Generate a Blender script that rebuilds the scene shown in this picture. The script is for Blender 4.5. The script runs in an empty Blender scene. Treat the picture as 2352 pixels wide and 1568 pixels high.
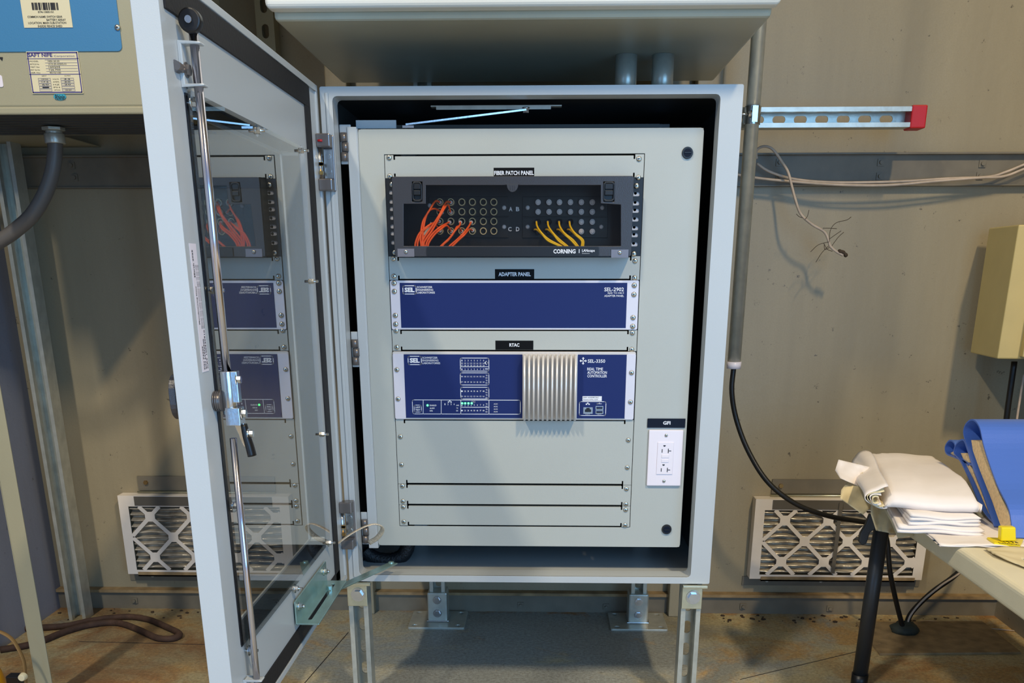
import bpy, bmesh, math, random
from mathutils import Vector, Matrix
random.seed(7)
PI = math.pi
COL = bpy.context.scene.collection
# ---------------------------------------------------------------- camera model
CAM = Vector((.4028, -1.9067, .9057)); yaw, pitch, roll = .0279, .3379, -.0007
FPX, PX, PY = 2202.6, 1184.9, 1393.9
_r = Vector((math.cos(yaw), math.sin(yaw), 0)); _f = Vector((-math.sin(yaw), math.cos(yaw), 0)); _u = Vector((0, 0, 1))
FW = _f*math.cos(pitch) - _u*math.sin(pitch); _u2 = _u*math.cos(pitch) + _f*math.sin(pitch)
RT = _r*math.cos(roll) + _u2*math.sin(roll); UP = _u2*math.cos(roll) - _r*math.sin(roll)
def on(ax, v, x, y):
    """point of the place seen at photo pixel (x, y), on the plane axis ax = v"""
    d = FW + RT*((x-PX)/FPX) - UP*((y-PY)/FPX)
    return CAM + d*((v-CAM[ax])/d[ax])
def oX(v, x, y): return on(0, v, x, y)
def oY(v, x, y): return on(1, v, x, y)
def oZ(v, x, y): return on(2, v, x, y)
# ---------------------------------------------------------------- materials
def lin(c):
    return tuple(((v/255)/12.92 if v/255 <= .04045 else ((v/255+.055)/1.055)**2.4) for v in c) + (1,)
def mat(name, rgb, rough=.5, metal=0, bump=0, bscale=300, var=0, vscale=8, spec=.5, coat=0, emit=0):
    m = bpy.data.materials.new(name); m.use_nodes = True; nt = m.node_tree; b = nt.nodes['Principled BSDF']
    b.inputs['Base Color'].default_value = lin(rgb); b.inputs['Roughness'].default_value = rough
    b.inputs['Metallic'].default_value = metal; b.inputs['Specular IOR Level'].default_value = spec
    b.inputs['Coat Weight'].default_value = coat
    if emit:
        b.inputs['Emission Color'].default_value = lin(rgb); b.inputs['Emission Strength'].default_value = emit
    tc = nt.nodes.new('ShaderNodeTexCoord')
    if var:
        n = nt.nodes.new('ShaderNodeTexNoise'); n.inputs['Scale'].default_value = vscale; n.inputs['Detail'].default_value = 6
        nt.links.new(tc.outputs['Object'], n.inputs['Vector'])
        h = nt.nodes.new('ShaderNodeHueSaturation'); h.inputs['Color'].default_value = lin(rgb)
        r = nt.nodes.new('ShaderNodeMapRange'); r.inputs['From Min'].default_value = .3; r.inputs['From Max'].default_value = .7
        r.inputs['To Min'].default_value = 1-var; r.inputs['To Max'].default_value = 1+var
        nt.links.new(n.outputs['Fac'], r.inputs['Value']); nt.links.new(r.outputs['Result'], h.inputs['Value'])
        nt.links.new(h.outputs['Color'], b.inputs['Base Color'])
    if bump:
        n = nt.nodes.new('ShaderNodeTexNoise'); n.inputs['Scale'].default_value = bscale; n.inputs['Detail'].default_value = 3
        nt.links.new(tc.outputs['Object'], n.inputs['Vector'])
        bp = nt.nodes.new('ShaderNodeBump'); bp.inputs['Strength'].default_value = bump; bp.inputs['Distance'].default_value = .002
        nt.links.new(n.outputs['Fac'], bp.inputs['Height']); nt.links.new(bp.outputs['Normal'], b.inputs['Normal'])
    return m
def noise(nt, tc, scale, detail=8, rough=.6, stretch=None, dist=0):
    n = nt.nodes.new('ShaderNodeTexNoise'); n.inputs['Scale'].default_value = scale; n.inputs['Detail'].default_value = detail
    n.inputs['Roughness'].default_value = rough; n.inputs['Distortion'].default_value = dist
    if stretch:
        mp = nt.nodes.new('ShaderNodeMapping'); mp.inputs['Scale'].default_value = stretch
        nt.links.new(tc.outputs['Object'], mp.inputs['Vector']); nt.links.new(mp.outputs['Vector'], n.inputs['Vector'])
    else: nt.links.new(tc.outputs['Object'], n.inputs['Vector'])
    return n
def ramp(nt, src, lo, hi, a=0, b=1):
    r = nt.nodes.new('ShaderNodeMapRange'); r.inputs['From Min'].default_value = lo; r.inputs['From Max'].default_value = hi
    r.inputs['To Min'].default_value = a; r.inputs['To Max'].default_value = b
    nt.links.new(src, r.inputs['Value']); return r.outputs['Result']
def mix(nt, fac, a, b):
    m = nt.nodes.new('ShaderNodeMix'); m.data_type = 'RGBA'
    if isinstance(fac, float): m.inputs['Factor'].default_value = fac
    else: nt.links.new(fac, m.inputs['Factor'])
    for s, v in (('A', a), ('B', b)):
        k = [i for i in m.inputs if i.name == s and i.type == 'RGBA'][0]
        if isinstance(v, tuple): k.default_value = v
        else: nt.links.new(v, k)
    return [o for o in m.outputs if o.type == 'RGBA'][0]
def wall_mat(name, rgb):
    m = mat(name, rgb, .45, 0, .25, 60); nt = m.node_tree; b = nt.nodes['Principled BSDF']
    tc = [n for n in nt.nodes if n.type == 'TEX_COORD'][0]
    base = lin(rgb); dk = tuple(v*.80 for v in base[:3])+(1,)
    s = noise(nt, tc, 3, 5, .6, (2.2, 2, .25)); c = mix(nt, ramp(nt, s.outputs['Fac'], .35, .68), base, dk)
    s2 = noise(nt, tc, 42, 6, .75); f = ramp(nt, s2.outputs['Fac'], .65, .685, 0, .75); c = mix(nt, f, c, lin((52, 44, 34)))
    s3 = noise(nt, tc, 11, 10, .85, (1, 1, .5), 1.2); f = ramp(nt, s3.outputs['Fac'], .665, .69, 0, .8); c = mix(nt, f, c, lin((70, 58, 42)))
    s4 = noise(nt, tc, 260, 2, .5); c = mix(nt, ramp(nt, s4.outputs['Fac'], .35, .65, 0, .22), c, tuple(v*.72 for v in base[:3])+(1,))
    nt.links.new(c, b.inputs['Base Color']); return m
def floor_mat():
    m = mat('floor_paint', (110, 108, 95), .5, 0, .35, 40); nt = m.node_tree; b = nt.nodes['Principled BSDF']
    tc = [n for n in nt.nodes if n.type == 'TEX_COORD'][0]
    sx = nt.nodes.new('ShaderNodeSeparateXYZ'); nt.links.new(tc.outputs['Object'], sx.inputs['Vector'])
    n1 = noise(nt, tc, 2.6, 10, .65, None, .6); n2 = noise(nt, tc, 7, 10, .7, None, .5); n3 = noise(nt, tc, 30, 8, .8); n4 = noise(nt, tc, 1.4, 3)
    # rust wear: heavier to the right and near the wall foot
    ax = nt.nodes.new('ShaderNodeMath'); ax.operation = 'SUBTRACT'; ax.inputs[1].default_value = .36; nt.links.new(sx.outputs['X'], ax.inputs[0])
    ab = nt.nodes.new('ShaderNodeMath'); ab.operation = 'ABSOLUTE'; nt.links.new(ax.outputs[0], ab.inputs[0])
    off = ramp(nt, ab.outputs[0], .25, .75, -.10, .07)
    ad0 = nt.nodes.new('ShaderNodeMath'); ad0.operation = 'ADD'; nt.links.new(n1.outputs['Fac'], ad0.inputs[0]); nt.links.new(ramp(nt, ab.outputs[0], .2, .7, -.14, .06), ad0.inputs[1])
    c = mix(nt, ramp(nt, ad0.outputs[0], .40, .56), lin((172, 176, 170)), lin((212, 196, 150)))
    ad = nt.nodes.new('ShaderNodeMath'); ad.operation = 'ADD'; nt.links.new(n2.outputs['Fac'], ad.inputs[0]); nt.links.new(off, ad.inputs[1])
    c = mix(nt, ramp(nt, ad.outputs[0], .5, .66), c, lin((206, 166, 106)))
    ad2 = nt.nodes.new('ShaderNodeMath'); ad2.operation = 'ADD'; nt.links.new(n1.outputs['Fac'], ad2.inputs[0]); nt.links.new(off, ad2.inputs[1])
    c = mix(nt, ramp(nt, ad2.outputs[0], .60, .70), c, lin((176, 118, 62)))
    wy = ramp(nt, sx.outputs['Y'], .53, .66, -.25, .10)
    ad3 = nt.nodes.new('ShaderNodeMath'); ad3.operation = 'ADD'; nt.links.new(n2.outputs['Fac'], ad3.inputs[0]); nt.links.new(wy, ad3.inputs[1])
    c = mix(nt, ramp(nt, ad3.outputs[0], .50, .62), c, lin((182, 130, 74)))
    c = mix(nt, ramp(nt, n3.outputs['Fac'], .62, .70, 0, .85), c, lin((86, 72, 50)))
    c = mix(nt, ramp(nt, n4.outputs['Fac'], .5, .62, 0, .55), c, lin((104, 98, 80)))
    nt.links.new(c, b.inputs['Base Color'])
    n5 = noise(nt, tc, 120, 8, .85); c = mix(nt, ramp(nt, n5.outputs['Fac'], .38, .62, 0, .6), c, lin((74, 62, 44)))
    n6 = noise(nt, tc, 55, 6, .8, (1, 1.6, 1)); c = mix(nt, ramp(nt, n6.outputs['Fac'], .66, .70, 0, .9), c, lin((40, 32, 24)))
    n7 = noise(nt, tc, 70, 6, .8, (1, 1, 1), .4); c = mix(nt, ramp(nt, n7.outputs['Fac'], .60, .70, 0, .6), c, lin((206, 192, 156)))
    nt.links.new(c, b.inputs['Base Color'])
    nt.links.new(ramp(nt, n2.outputs['Fac'], .3, .7, .38, .7), b.inputs['Roughness'])
    return m
M = {}
M['wall'] = wall_mat('wall_paint', (168, 155, 126)); M['wall_l'] = wall_mat('wall_left_daylit_paint', (136, 142, 160)); M['floor'] = floor_mat()  # left wall's blue daylight is put into its paint colour
M['ceil'] = mat('ceiling_paint', (150, 148, 140), .7)
M['girt'] = mat('girt_paint', (120, 112, 96), .5, 0, .2, 60, .12, 20)
M['rust'] = mat('rusty_ledge', (152, 128, 92), .8, 0, .5, 80, .30, 30)
M['grey'] = mat('enclosure_paint', (188, 193, 194), .32, 0, .10, 900, .015, 5)
M['greyin'] = mat('panel_paint', (180, 183, 176), .38, 0, .10, 900, .02, 6)
M['greyu_lit'] = mat('upper_door_lit_paint', (226, 224, 212), .35, 0, .10, 900)  # lighter copy of the enclosure paint, lamp light put into its colour
M['tanbox'] = mat('upper_box_paint', (176, 174, 154), .38, 0, .1, 700, .05, 9)
M['cream'] = mat('charger_paint', (166, 160, 132), .5, 0, .15, 700, .03, 9)
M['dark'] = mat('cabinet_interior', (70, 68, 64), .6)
M['black'] = mat('black_plastic', (16, 15, 16), .4)
M['rubber'] = mat('black_rubber', (22, 20, 22), .7, 0, .3, 200)
M['seal'] = mat('window_seal', (12, 13, 20), .3, 0, .4, 120)
M['galv'] = mat('galvanised_steel', (196, 196, 184), .34, .55, .12, 150, .12, 40)
M['zinc'] = mat('zinc_plate', (205, 208, 210), .22, 1, .05, 200, .06, 60)
M['yzinc'] = mat('yellow_zinc', (208, 206, 180), .3, .85, .05, 200, .1, 50)
M['chrome'] = mat('bright_rod', (215, 212, 222), .16, 1)
M['screw'] = mat('screw_metal', (205, 202, 192), .25, 1)
M['brass'] = mat('brass_stud', (190, 150, 90), .3, 1)
M['alu'] = mat('brushed_aluminium', (214, 206, 198), .38, .12, .05, 300)
M['alu2'] = mat('pale_ear', (220, 216, 224), .42, .12, .05, 300)
M['blue'] = mat('device_blue', (24, 40, 98), .5, 0, .04, 900, spec=.25)
M['white'] = mat('white_ink', (232, 234, 240), .5)
M['ink'] = mat('black_ink', (30, 28, 34), .6)
M['inkb'] = mat('violet_ink', (62, 56, 128), .6)
M['label'] = mat('black_label', (8, 8, 10), .6, spec=.15)
M['labeln'] = mat('navy_label', (18, 26, 42), .6, spec=.15)
M['plate'] = mat('outlet_white', (238, 230, 236), .3)
M['smoke'] = mat('cover_plastic', (56, 54, 56), .3, 0, .15, 900)
M['clip'] = mat('clip_metal', (125, 122, 128), .4, .4)
M['cblue'] = mat('charger_blue', (62, 128, 172), .45, 0, .1, 700)
M['stick'] = mat('paper_sticker', (226, 214, 176), .6)
M['teal'] = mat('teal_mark', (50, 158, 180), .5)
M['orange'] = mat('orange_jacket', (255, 104, 40), .45)
M['yellow'] = mat('yellow_jacket', (255, 208, 20), .45)
M['cap'] = mat('dust_cap', (206, 204, 208), .5)
M['ring'] = mat('port_ring', (206, 190, 146), .3, .3)
M['led'] = mat('green_led', (70, 255, 110), .4, emit=2.5)
M['cable'] = mat('black_cable', (20, 19, 18), .42, 0, .2, 100)
M['flex'] = mat('grey_conduit_jacket', (98, 94, 90), .4, 0, .1, 200)
M['wirew'] = mat('dirty_white_jacket', (196, 178, 160), .6, 0, .1, 200, .15, 40)
M['web'] = mat('wire_fluff', (70, 56, 42), .8)
M['hose'] = mat('rusty_hose', (74, 52, 40), .8, 0, .5, 150, .25, 50)
M['paper'] = mat('white_paper', (240, 230, 222), .75, 0, .3, 30, .04, 12)
M['paper2'] = mat('old_paper', (218, 202, 160), .8, 0, .3, 40, .10, 14)
M['pages'] = mat('page_edges', (246, 212, 158), .8, 0, .8, 260, .14, 160)
M['binder'] = mat('binder_blue', (78, 116, 200), .4, 0, .1, 300)
M['binderd'] = mat('binder_spine_blue', (44, 68, 156), .4)
M['tape'] = mat('yellow_plastic', (240, 214, 10), .4)
M['table'] = mat('table_plastic', (226, 216, 184), .5, 0, .2, 500, .03, 20)
M['leg'] = mat('black_leg_paint', (44, 46, 48), .4)
M['jbox'] = mat('tan_box_paint', (205, 184, 122), .45, 0, .15, 500, .04, 12)
M['media'] = mat('filter_media', (186, 176, 158), .26, .4, .6, 60, .45, 26)
M['filter'] = mat('filter_card', (236, 226, 214), .7, 0, .1, 200, .05, 14)
M['filtb'] = mat('filter_strap', (96, 90, 80), .6)
M['red'] = mat('red_cap', (190, 16, 26), .4)
M['ybody'] = mat('yellow_paint', (232, 166, 10), .35)
M['tan'] = mat('tan_strap', (140, 108, 62), .7)
M['braid'] = mat('tinned_braid', (226, 208, 182), .4, .3, .6, 400, .25, 300)
M['sock'] = mat('braided_loom', (24, 24, 26), .5, 0, 1, 260)
M['putty'] = mat('dark_putty', (52, 58, 50), .7, 0, .8, 60, .3, 30)
M['lens'] = mat('fixture_lens', (255, 240, 214), .5, emit=3)
M['hinge'] = mat('hinge_steel', (124, 118, 116), .3, .6)
M['tzinc'] = mat('teal_zinc', (158, 190, 186), .25, .75, .1, 60, .12, 30)
M['fin'] = mat('heat_sink_fins', (240, 234, 226), .28, .35)
def glass(name, tint, ior, k, rough=.01):
    m = bpy.data.materials.new(name); m.use_nodes = True; nt = m.node_tree; nt.nodes.clear()
    o = nt.nodes.new('ShaderNodeOutputMaterial'); mx = nt.nodes.new('ShaderNodeMixShader')
    t = nt.nodes.new('ShaderNodeBsdfTransparent'); t.inputs['Color'].default_value = tint
    g = nt.nodes.new('ShaderNodeBsdfGlossy'); g.inputs['Roughness'].default_value = rough
    fr = nt.nodes.new('ShaderNodeFresnel'); fr.inputs['IOR'].default_value = ior
    mu = nt.nodes.new('ShaderNodeMath'); mu.operation = 'MULTIPLY'; mu.inputs[1].default_value = k; mu.use_clamp = True
    nt.links.new(fr.outputs[0], mu.inputs[0]); ge = nt.nodes.new('ShaderNodeNewGeometry'); iv = nt.nodes.new('ShaderNodeMath'); iv.operation = 'SUBTRACT'; iv.inputs[0].default_value = 1; nt.links.new(ge.outputs['Backfacing'], iv.inputs[1])
    m2 = nt.nodes.new('ShaderNodeMath'); m2.operation = 'MULTIPLY'; nt.links.new(mu.outputs[0], m2.inputs[0]); nt.links.new(iv.outputs[0], m2.inputs[1]); nt.links.new(m2.outputs[0], mx.inputs[0])
    nt.links.new(t.outputs[0], mx.inputs[1]); nt.links.new(g.outputs[0], mx.inputs[2]); nt.links.new(mx.outputs[0], o.inputs[0])
    return m
M['pane'] = glass('window_glass', (.83, .83, .82, 1), 1.5, 2.0)
M['acryl'] = glass('smoked_acrylic', (.90, .87, .84, 1), 1.45, .8, .03)
# ---------------------------------------------------------------- geometry helpers
class MB:
    def __init__(s): s.v = []; s.f = []; s.sm = []; s.mi = []; s.cur = 0
    def add(s, vs, fs, smooth=False):
        o = len(s.v); s.v += [Vector(v) for v in vs]
        for f in fs: s.f.append([i+o for i in f]); s.sm.append(smooth); s.mi.append(s.cur)
        return s
    def box(s, x0, x1, y0, y1, z0, z1):
        x0, x1 = sorted((x0, x1)); y0, y1 = sorted((y0, y1)); z0, z1 = sorted((z0, z1))
        return s.add([(x0,y0,z0),(x1,y0,z0),(x1,y1,z0),(x0,y1,z0),(x0,y0,z1),(x1,y0,z1),(x1,y1,z1),(x0,y1,z1)],
            [(0,3,2,1),(4,5,6,7),(0,1,5,4),(1,2,6,5),(2,3,7,6),(3,0,4,7)])
    def obox(s, c, ax, ay, az):
        """box about centre c with half-axis vectors"""
        c, ax, ay, az = map(Vector, (c, ax, ay, az))
        vs = [c+ax*i+ay*j+az*k for k in (-1,1) for i, j in ((-1,-1),(1,-1),(1,1),(-1,1))]
        return s.add(vs, [(0,3,2,1),(4,5,6,7),(0,1,5,4),(1,2,6,5),(2,3,7,6),(3,0,4,7)])
    def bar(s, a, b, w, h, up=(0,0,1)):
        a, b = Vector(a), Vector(b); d = (b-a); L = d.length; d.normalize(); up = Vector(up)
        sd = d.cross(up).normalized(); u = sd.cross(d)
        return s.obox((a+b)/2, d*L/2, sd*w/2, u*h/2)
    def cyl(s, a, b, r, n=16, r2=None, smooth=True, caps=True):
        a, b = Vector(a), Vector(b); r2 = r if r2 is None else r2; d = (b-a).normalized()
        t = Vector((0,0,1)) if abs(d.z) < .9 else Vector((1,0,0)); u = d.cross(t).normalized(); w = d.cross(u)
        vs = []
        for p, q in ((a, r), (b, r2)):
            for i in range(n): vs.append(p + (u*math.cos(2*PI*i/n)+w*math.sin(2*PI*i/n))*q)
        s.add(vs, [(i, (i+1) % n, n+(i+1) % n, n+i) for i in range(n)], smooth)
        if caps: s.add(vs[:n], [tuple(range(n-1, -1, -1))]); s.add(vs[n:], [tuple(range(n))])
        return s
    def tube(s, pts, r, n=10, smooth=True, flat=1, jit=0):
        pts = [Vector(p) for p in pts]; rings = []; m = len(pts); prev = None
        for i, p in enumerate(pts):
            d = (pts[min(i+1, m-1)]-pts[max(i-1, 0)]).normalized()
            if prev is None:
                t = Vector((0,0,1)) if abs(d.z) < .9 else Vector((1,0,0)); u = d.cross(t).normalized()
            else: u = (prev - d*prev.dot(d)).normalized()
            prev = u; w = d.cross(u); q = (r(i/(m-1)) if callable(r) else r)*(1+random.uniform(-jit, jit))
            rings.append([p + u*math.cos(2*PI*k/n)*q + w*math.sin(2*PI*k/n)*q*flat for k in range(n)])
        vs = [v for rg in rings for v in rg]
        s.add(vs, [(i*n+k, i*n+(k+1) % n, (i+1)*n+(k+1) % n, (i+1)*n+k) for i in range(m-1) for k in range(n)], smooth)
        s.add(rings[0], [tuple(range(n-1, -1, -1))]); s.add(rings[-1], [tuple(range(n))]); return s
    def dome(s, c, d, r, h, n=14, k=4):
        c, d = Vector(c), Vector(d).normalized(); t = Vector((0,0,1)) if abs(d.z) < .9 else Vector((1,0,0)); u = d.cross(t).normalized(); w = d.cross(u)
        vs = []
        for j in range(k):
            a = PI/2*j/k
            vs += [c + d*h*math.sin(a) + (u*math.cos(2*PI*i/n)+w*math.sin(2*PI*i/n))*r*math.cos(a) for i in range(n)]
        vs.append(c+d*h); T = len(vs)-1
        fs = [(j*n+i, j*n+(i+1) % n, (j+1)*n+(i+1) % n, (j+1)*n+i) for j in range(k-1) for i in range(n)]
        fs += [((k-1)*n+i, (k-1)*n+(i+1) % n, T) for i in range(n)]
        return s.add(vs, fs, True)
    def plate(s, outer, holes, fn, depth):
        """flat sheet with holes; fn(a, b, t) maps sheet coords and depth t to the place"""
        bm = bmesh.new()
        for lp in [outer]+list(holes):
            vs = [bm.verts.new((p[0], p[1], 0)) for p in lp]
            for i in range(len(vs)): bm.edges.new((vs[i], vs[(i+1) % len(vs)]))
        bmesh.ops.triangle_fill(bm, use_beauty=True, use_dissolve=False, edges=bm.edges[:])
        bm.verts.ensure_lookup_table(); bm.verts.index_update()
        P = [(v.co.x, v.co.y) for v in bm.verts]; F = [[v.index for v in f.verts] for f in bm.faces]
        E = [(e.verts[0].index, e.verts[1].index) for e in bm.edges if len(e.link_faces) == 1]
        bm.free(); n = len(P)
        vs = [fn(a, b, 0) for a, b in P] + [fn(a, b, depth) for a, b in P]
        s.add(vs, F + [[i+n for i in reversed(f)] for f in F] + [(a, b, b+n, a+n) for a, b in E]); return s
    def build(s, name, m, parent=None, bevel=0, seg=2, shade=None):
        me = bpy.data.meshes.new(name); off = wloc(parent) if parent else Vector((0, 0, 0))
        me.from_pydata([v-off for v in s.v], [], s.f)
        for p, q, mi in zip(me.polygons, s.sm, s.mi): p.use_smooth = q; p.material_index = mi
        ms = m if isinstance(m, (list, tuple)) else [m]
        for k in ms: me.materials.append(M[k])
        bm = bmesh.new(); bm.from_mesh(me); bmesh.ops.remove_doubles(bm, verts=bm.verts, dist=1e-6)
        bmesh.ops.recalc_face_normals(bm, faces=bm.faces); bm.to_mesh(me); bm.free()
        o = bpy.data.objects.new(name, me); COL.objects.link(o)
        if parent: o.parent = parent
        if bevel:
            b = o.modifiers.new('bevel', 'BEVEL'); b.width = bevel; b.segments = seg; b.limit_method = 'ANGLE'; b.angle_limit = math.radians(40)
            b.harden_normals = False
        return o
def wloc(o):
    v = Vector((0, 0, 0))
    while o: v += o.location; o = o.parent
    return v
def thing(name, label, cat, loc=(0, 0, 0), group=None):
    o = bpy.data.objects.new(name, None); COL.objects.link(o); o.location = loc; o.empty_display_size = .05
    return tag(o, label, cat, group)
def tag(o, label, cat, group=None):
    o['label'] = label; o['category'] = cat
    if group: o['group'] = group
    return o
def struct(name, mb, m, parent=None, bevel=0):
    o = mb.build(name, m, parent, bevel)
    if not parent: o['kind'] = 'structure'
    return o
def rrect(x0, x1, z0, z1, r, n=4):
    P = []
    for cx, cz, a0 in ((x1-r, z1-r, 0), (x0+r, z1-r, 90), (x0+r, z0+r, 180), (x1-r, z0+r, 270)):
        for k in range(n+1):
            a = math.radians(a0+90*k/n); P.append((cx+r*math.cos(a), cz+r*math.sin(a)))
    return P
def circ(x, z, r, n=12): return [(x+r*math.cos(2*PI*k/n), z+r*math.sin(2*PI*k/n)) for k in range(n)]
def XZ(y, s=1): return lambda a, b, t: (a, y+t*s, b)
def catmull(P, k=8):
    P = [Vector(p) for p in P]; Q = [P[0]*2-P[1]]+P+[P[-1]*2-P[-2]]; out = []
    for i in range(1, len(Q)-2):
        a, b, c, d = Q[i-1:i+3]
        for j in range(k):
            t = j/k; out.append(.5*((2*b)+(c-a)*t+(2*a-5*b+4*c-d)*t*t+(3*b-a-3*c+d)*t**3))
    out.append(P[-1]); return out
def text(mb, s, x0, x1, z0, z1, fn, bold=0, spacing=1):
    """lettering fitted into the box x0..x1, z0..z1; fn(a, b) -> point"""
    cu = bpy.data.curves.new('t', 'FONT'); cu.body = s; cu.size = 1; cu.offset = bold; cu.resolution_u = 2; cu.space_character = spacing
    ob = bpy.data.objects.new('t', cu); me = bpy.data.meshes.new_from_object(ob)
    if len(me.vertices):
        xs = [v.co.x for v in me.vertices]; ys = [v.co.y for v in me.vertices]
        ax, bx, ay, by = min(xs), max(xs), min(ys), max(ys); W = max(bx-ax, 1e-6); H = max(by-ay, 1e-6)
        mb.add([fn(x0+(v.co.x-ax)/W*(x1-x0), z0+(v.co.y-ay)/H*(z1-z0)) for v in me.vertices], [list(p.vertices) for p in me.polygons])
    bpy.data.objects.remove(ob); bpy.data.curves.remove(cu); bpy.data.meshes.remove(me)
    return mb
def ptext(mb, s, Y, x0, y0, x1, y1, bold=.02):
    """lettering whose photo box is x0..x1, y0..y1 (y0 top), lying on plane Y"""
    a = oY(Y, (x0+x1)/2, y1).z; b = oY(Y, (x0+x1)/2, y0).z; l = oY(Y, x0, (y0+y1)/2).x; r = oY(Y, x1, (y0+y1)/2).x
    return text(mb, s, l, r, a, b, lambda p, q: (p, Y, q), bold)
def outline(mb, P, w, y):
    """thin flat line round a closed loop in XZ at depth y"""
    n = len(P)
    for i in range(n):
        a = Vector((P[i][0], y, P[i][1])); b = Vector((P[(i+1) % n][0], y, P[(i+1) % n][1]))
        if (b-a).length < 1e-6: continue
        d = (b-a).normalized(); s = Vector((-d.z, 0, d.x))*w/2; e = d*w/2
        mb.add([a-e-s, b+e-s, b+e+s, a-e+s], [(0, 1, 2, 3)])
def seg(mb, x0, z0, x1, z1, w, y):
    a = Vector((x0, y, z0)); b = Vector((x1, y, z1)); d = (b-a).normalized(); s = Vector((-d.z, 0, d.x))*w/2
    mb.add([a-s, b-s, b+s, a+s], [(0, 1, 2, 3)])
def kids(o): return [c for c in bpy.data.objects if c.parent == o]
def copy_tree(o, loc=None, parent=None):
    c = o.copy(); COL.objects.link(c); c.parent = parent
    if loc is not None: c.location = loc
    for ch in kids(o): copy_tree(ch, None, c)
    return c
def screw(x, y, z, parent, r=.0048, name='screw', proto={}):
    key = ('s', round(r, 5))
    if key not in proto:
        m = MB(); m.cyl((0, .0, 0), (0, -.0012, 0), r, 16); m.dome((0, -.0012, 0), (0, -1, 0), r, r*.42, 16)
        m.cur = 1; m.box(-r*.42, r*.42, -.0012-r*.46, -.001, -r*.1, r*.1); m.box(-r*.1, r*.1, -.0012-r*.46, -.001, -r*.42, r*.42)
        o = m.build(name, ['screw', 'ink']); proto[key] = o.data; bpy.data.objects.remove(o)
    o = bpy.data.objects.new(name, proto[key]); COL.objects.link(o); o.parent = parent
    o.location = Vector((x, y, z))-wloc(parent); o.rotation_euler = (0, random.uniform(0, 1.5), 0); return o
def hexbolt(mb, p, d, r, h, shaft=0, rs=None):
    p, d = Vector(p), Vector(d).normalized()
    mb.cyl(p, p+d*h*.25, r*1.35, 18); mb.cyl(p+d*h*.25, p+d*h, r, 6, None, False)
    if shaft: mb.cyl(p+d*h, p+d*(h+shaft), rs or r*.5, 10)

# ================================================================ THE SETTING
WY = .65
struct('floor', MB().box(-2.2, 2.6, -4.2, WY+.02, -.05, 0), 'floor')
struct('wall_back', MB().box(-1.0, 1.72, WY, WY+.05, 0, 3.6), 'wall')
struct('wall_left', MB().box(-1.02, -.965, -1.6, WY, 0, 3.6), 'wall_l')
struct('wall_right', MB().box(1.66, 1.72, -1.2, WY, 0, 3.6), 'wall')
struct('ceiling', MB().box(-1.9, 2.4, -3.4, WY+.05, 3.6, 3.65), 'ceil')
def girt(name, x0, x1, bolts):
    m = MB(); m.box(x0, x1, .632, WY, 1.098, 1.166); m.box(x0, x1, .615, WY, 1.164, 1.168); m.box(x0, x1, .628, WY, 1.096, 1.099)
    o = struct(name, m, 'girt')
    for bx, bz in bolts:
        b = MB(); b.box(bx-.008, bx+.008, .629, .632, bz-.008, bz+.008); b.cyl((bx, .629, bz), (bx, .624, bz), .0045, 8)
        b.build('bolt', 'girt', o)
    return o
def bl(P): return [tuple(oY(.632, x, y)[i] for i in (0, 2)) for x, y in P]
girt('trim_1', -.965, 1.66, bl([(165, 380), (172, 408), (2023, 373), (2020, 405), (1790, 373), (1790, 405), (2256, 376), (2250, 404)]))
m = MB(); m.box(-.965, 1.66, .632, WY, 0, .05); o = struct('trim_2', m, 'girt')
MB().box(-.965, 1.66, .622, WY, .050, .058).build('ledge', 'rust', o)
for x, y in ((310, 1378), (700, 1382), (1196, 1388), (1392, 1392), (1706, 1391), (1905, 1396)):
    p = oY(.632, x, y); b = MB(); b.box(p.x-.008, p.x+.008, .628, .632, p.z-.008, p.z+.008); b.cyl((p.x, .628, p.z), (p.x, .622, p.z), .004, 8); b.build('bolt', 'girt', o)
struct('trim_3', MB().box(-.113, -.062, .60, WY, 0, 2.7), 'wall', bevel=.003)
struct('trim_4', MB().box(.755, .815, .60, WY, 0, 2.7), 'wall', bevel=.003)

fl_o = bpy.data.objects['floor']
for P_ in (((182, 1473), (480, 1480)), ((700, 1568), (800, 1452)), ((1985, 1492), (1700, 1560))):
    a_, b_ = oZ(0, *P_[0]), oZ(0, *P_[1]); MB().bar((a_.x, a_.y, .0), (b_.x, b_.y, .0), .0022, .001).build('plate_seam', 'ink', fl_o)
q = MB(); random.seed(21)
for k in range(90):
    if k < 55: x_, y_ = random.uniform(.9, 1.6), WY-.03-abs(random.gauss(0, .035))
    else: x_, y_ = random.uniform(-.95, -.3), WY-.025-abs(random.gauss(0, .05))
    r_ = random.uniform(.0015, .006); h_ = r_*.5; n_ = 6; P_ = [(x_+r_*random.uniform(.6, 1.3)*math.cos(i*PI/3), y_+r_*random.uniform(.6, 1.3)*math.sin(i*PI/3)) for i in range(n_)]
    q.plate(P_, [], lambda a, b, t: (a, b, .0002+t), h_)
o = q.build('floor_debris', 'web'); tag(o, 'dark flakes and rust crumbs scattered on the floor along the wall foot', 'debris'); o['kind'] = 'stuff'
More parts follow.
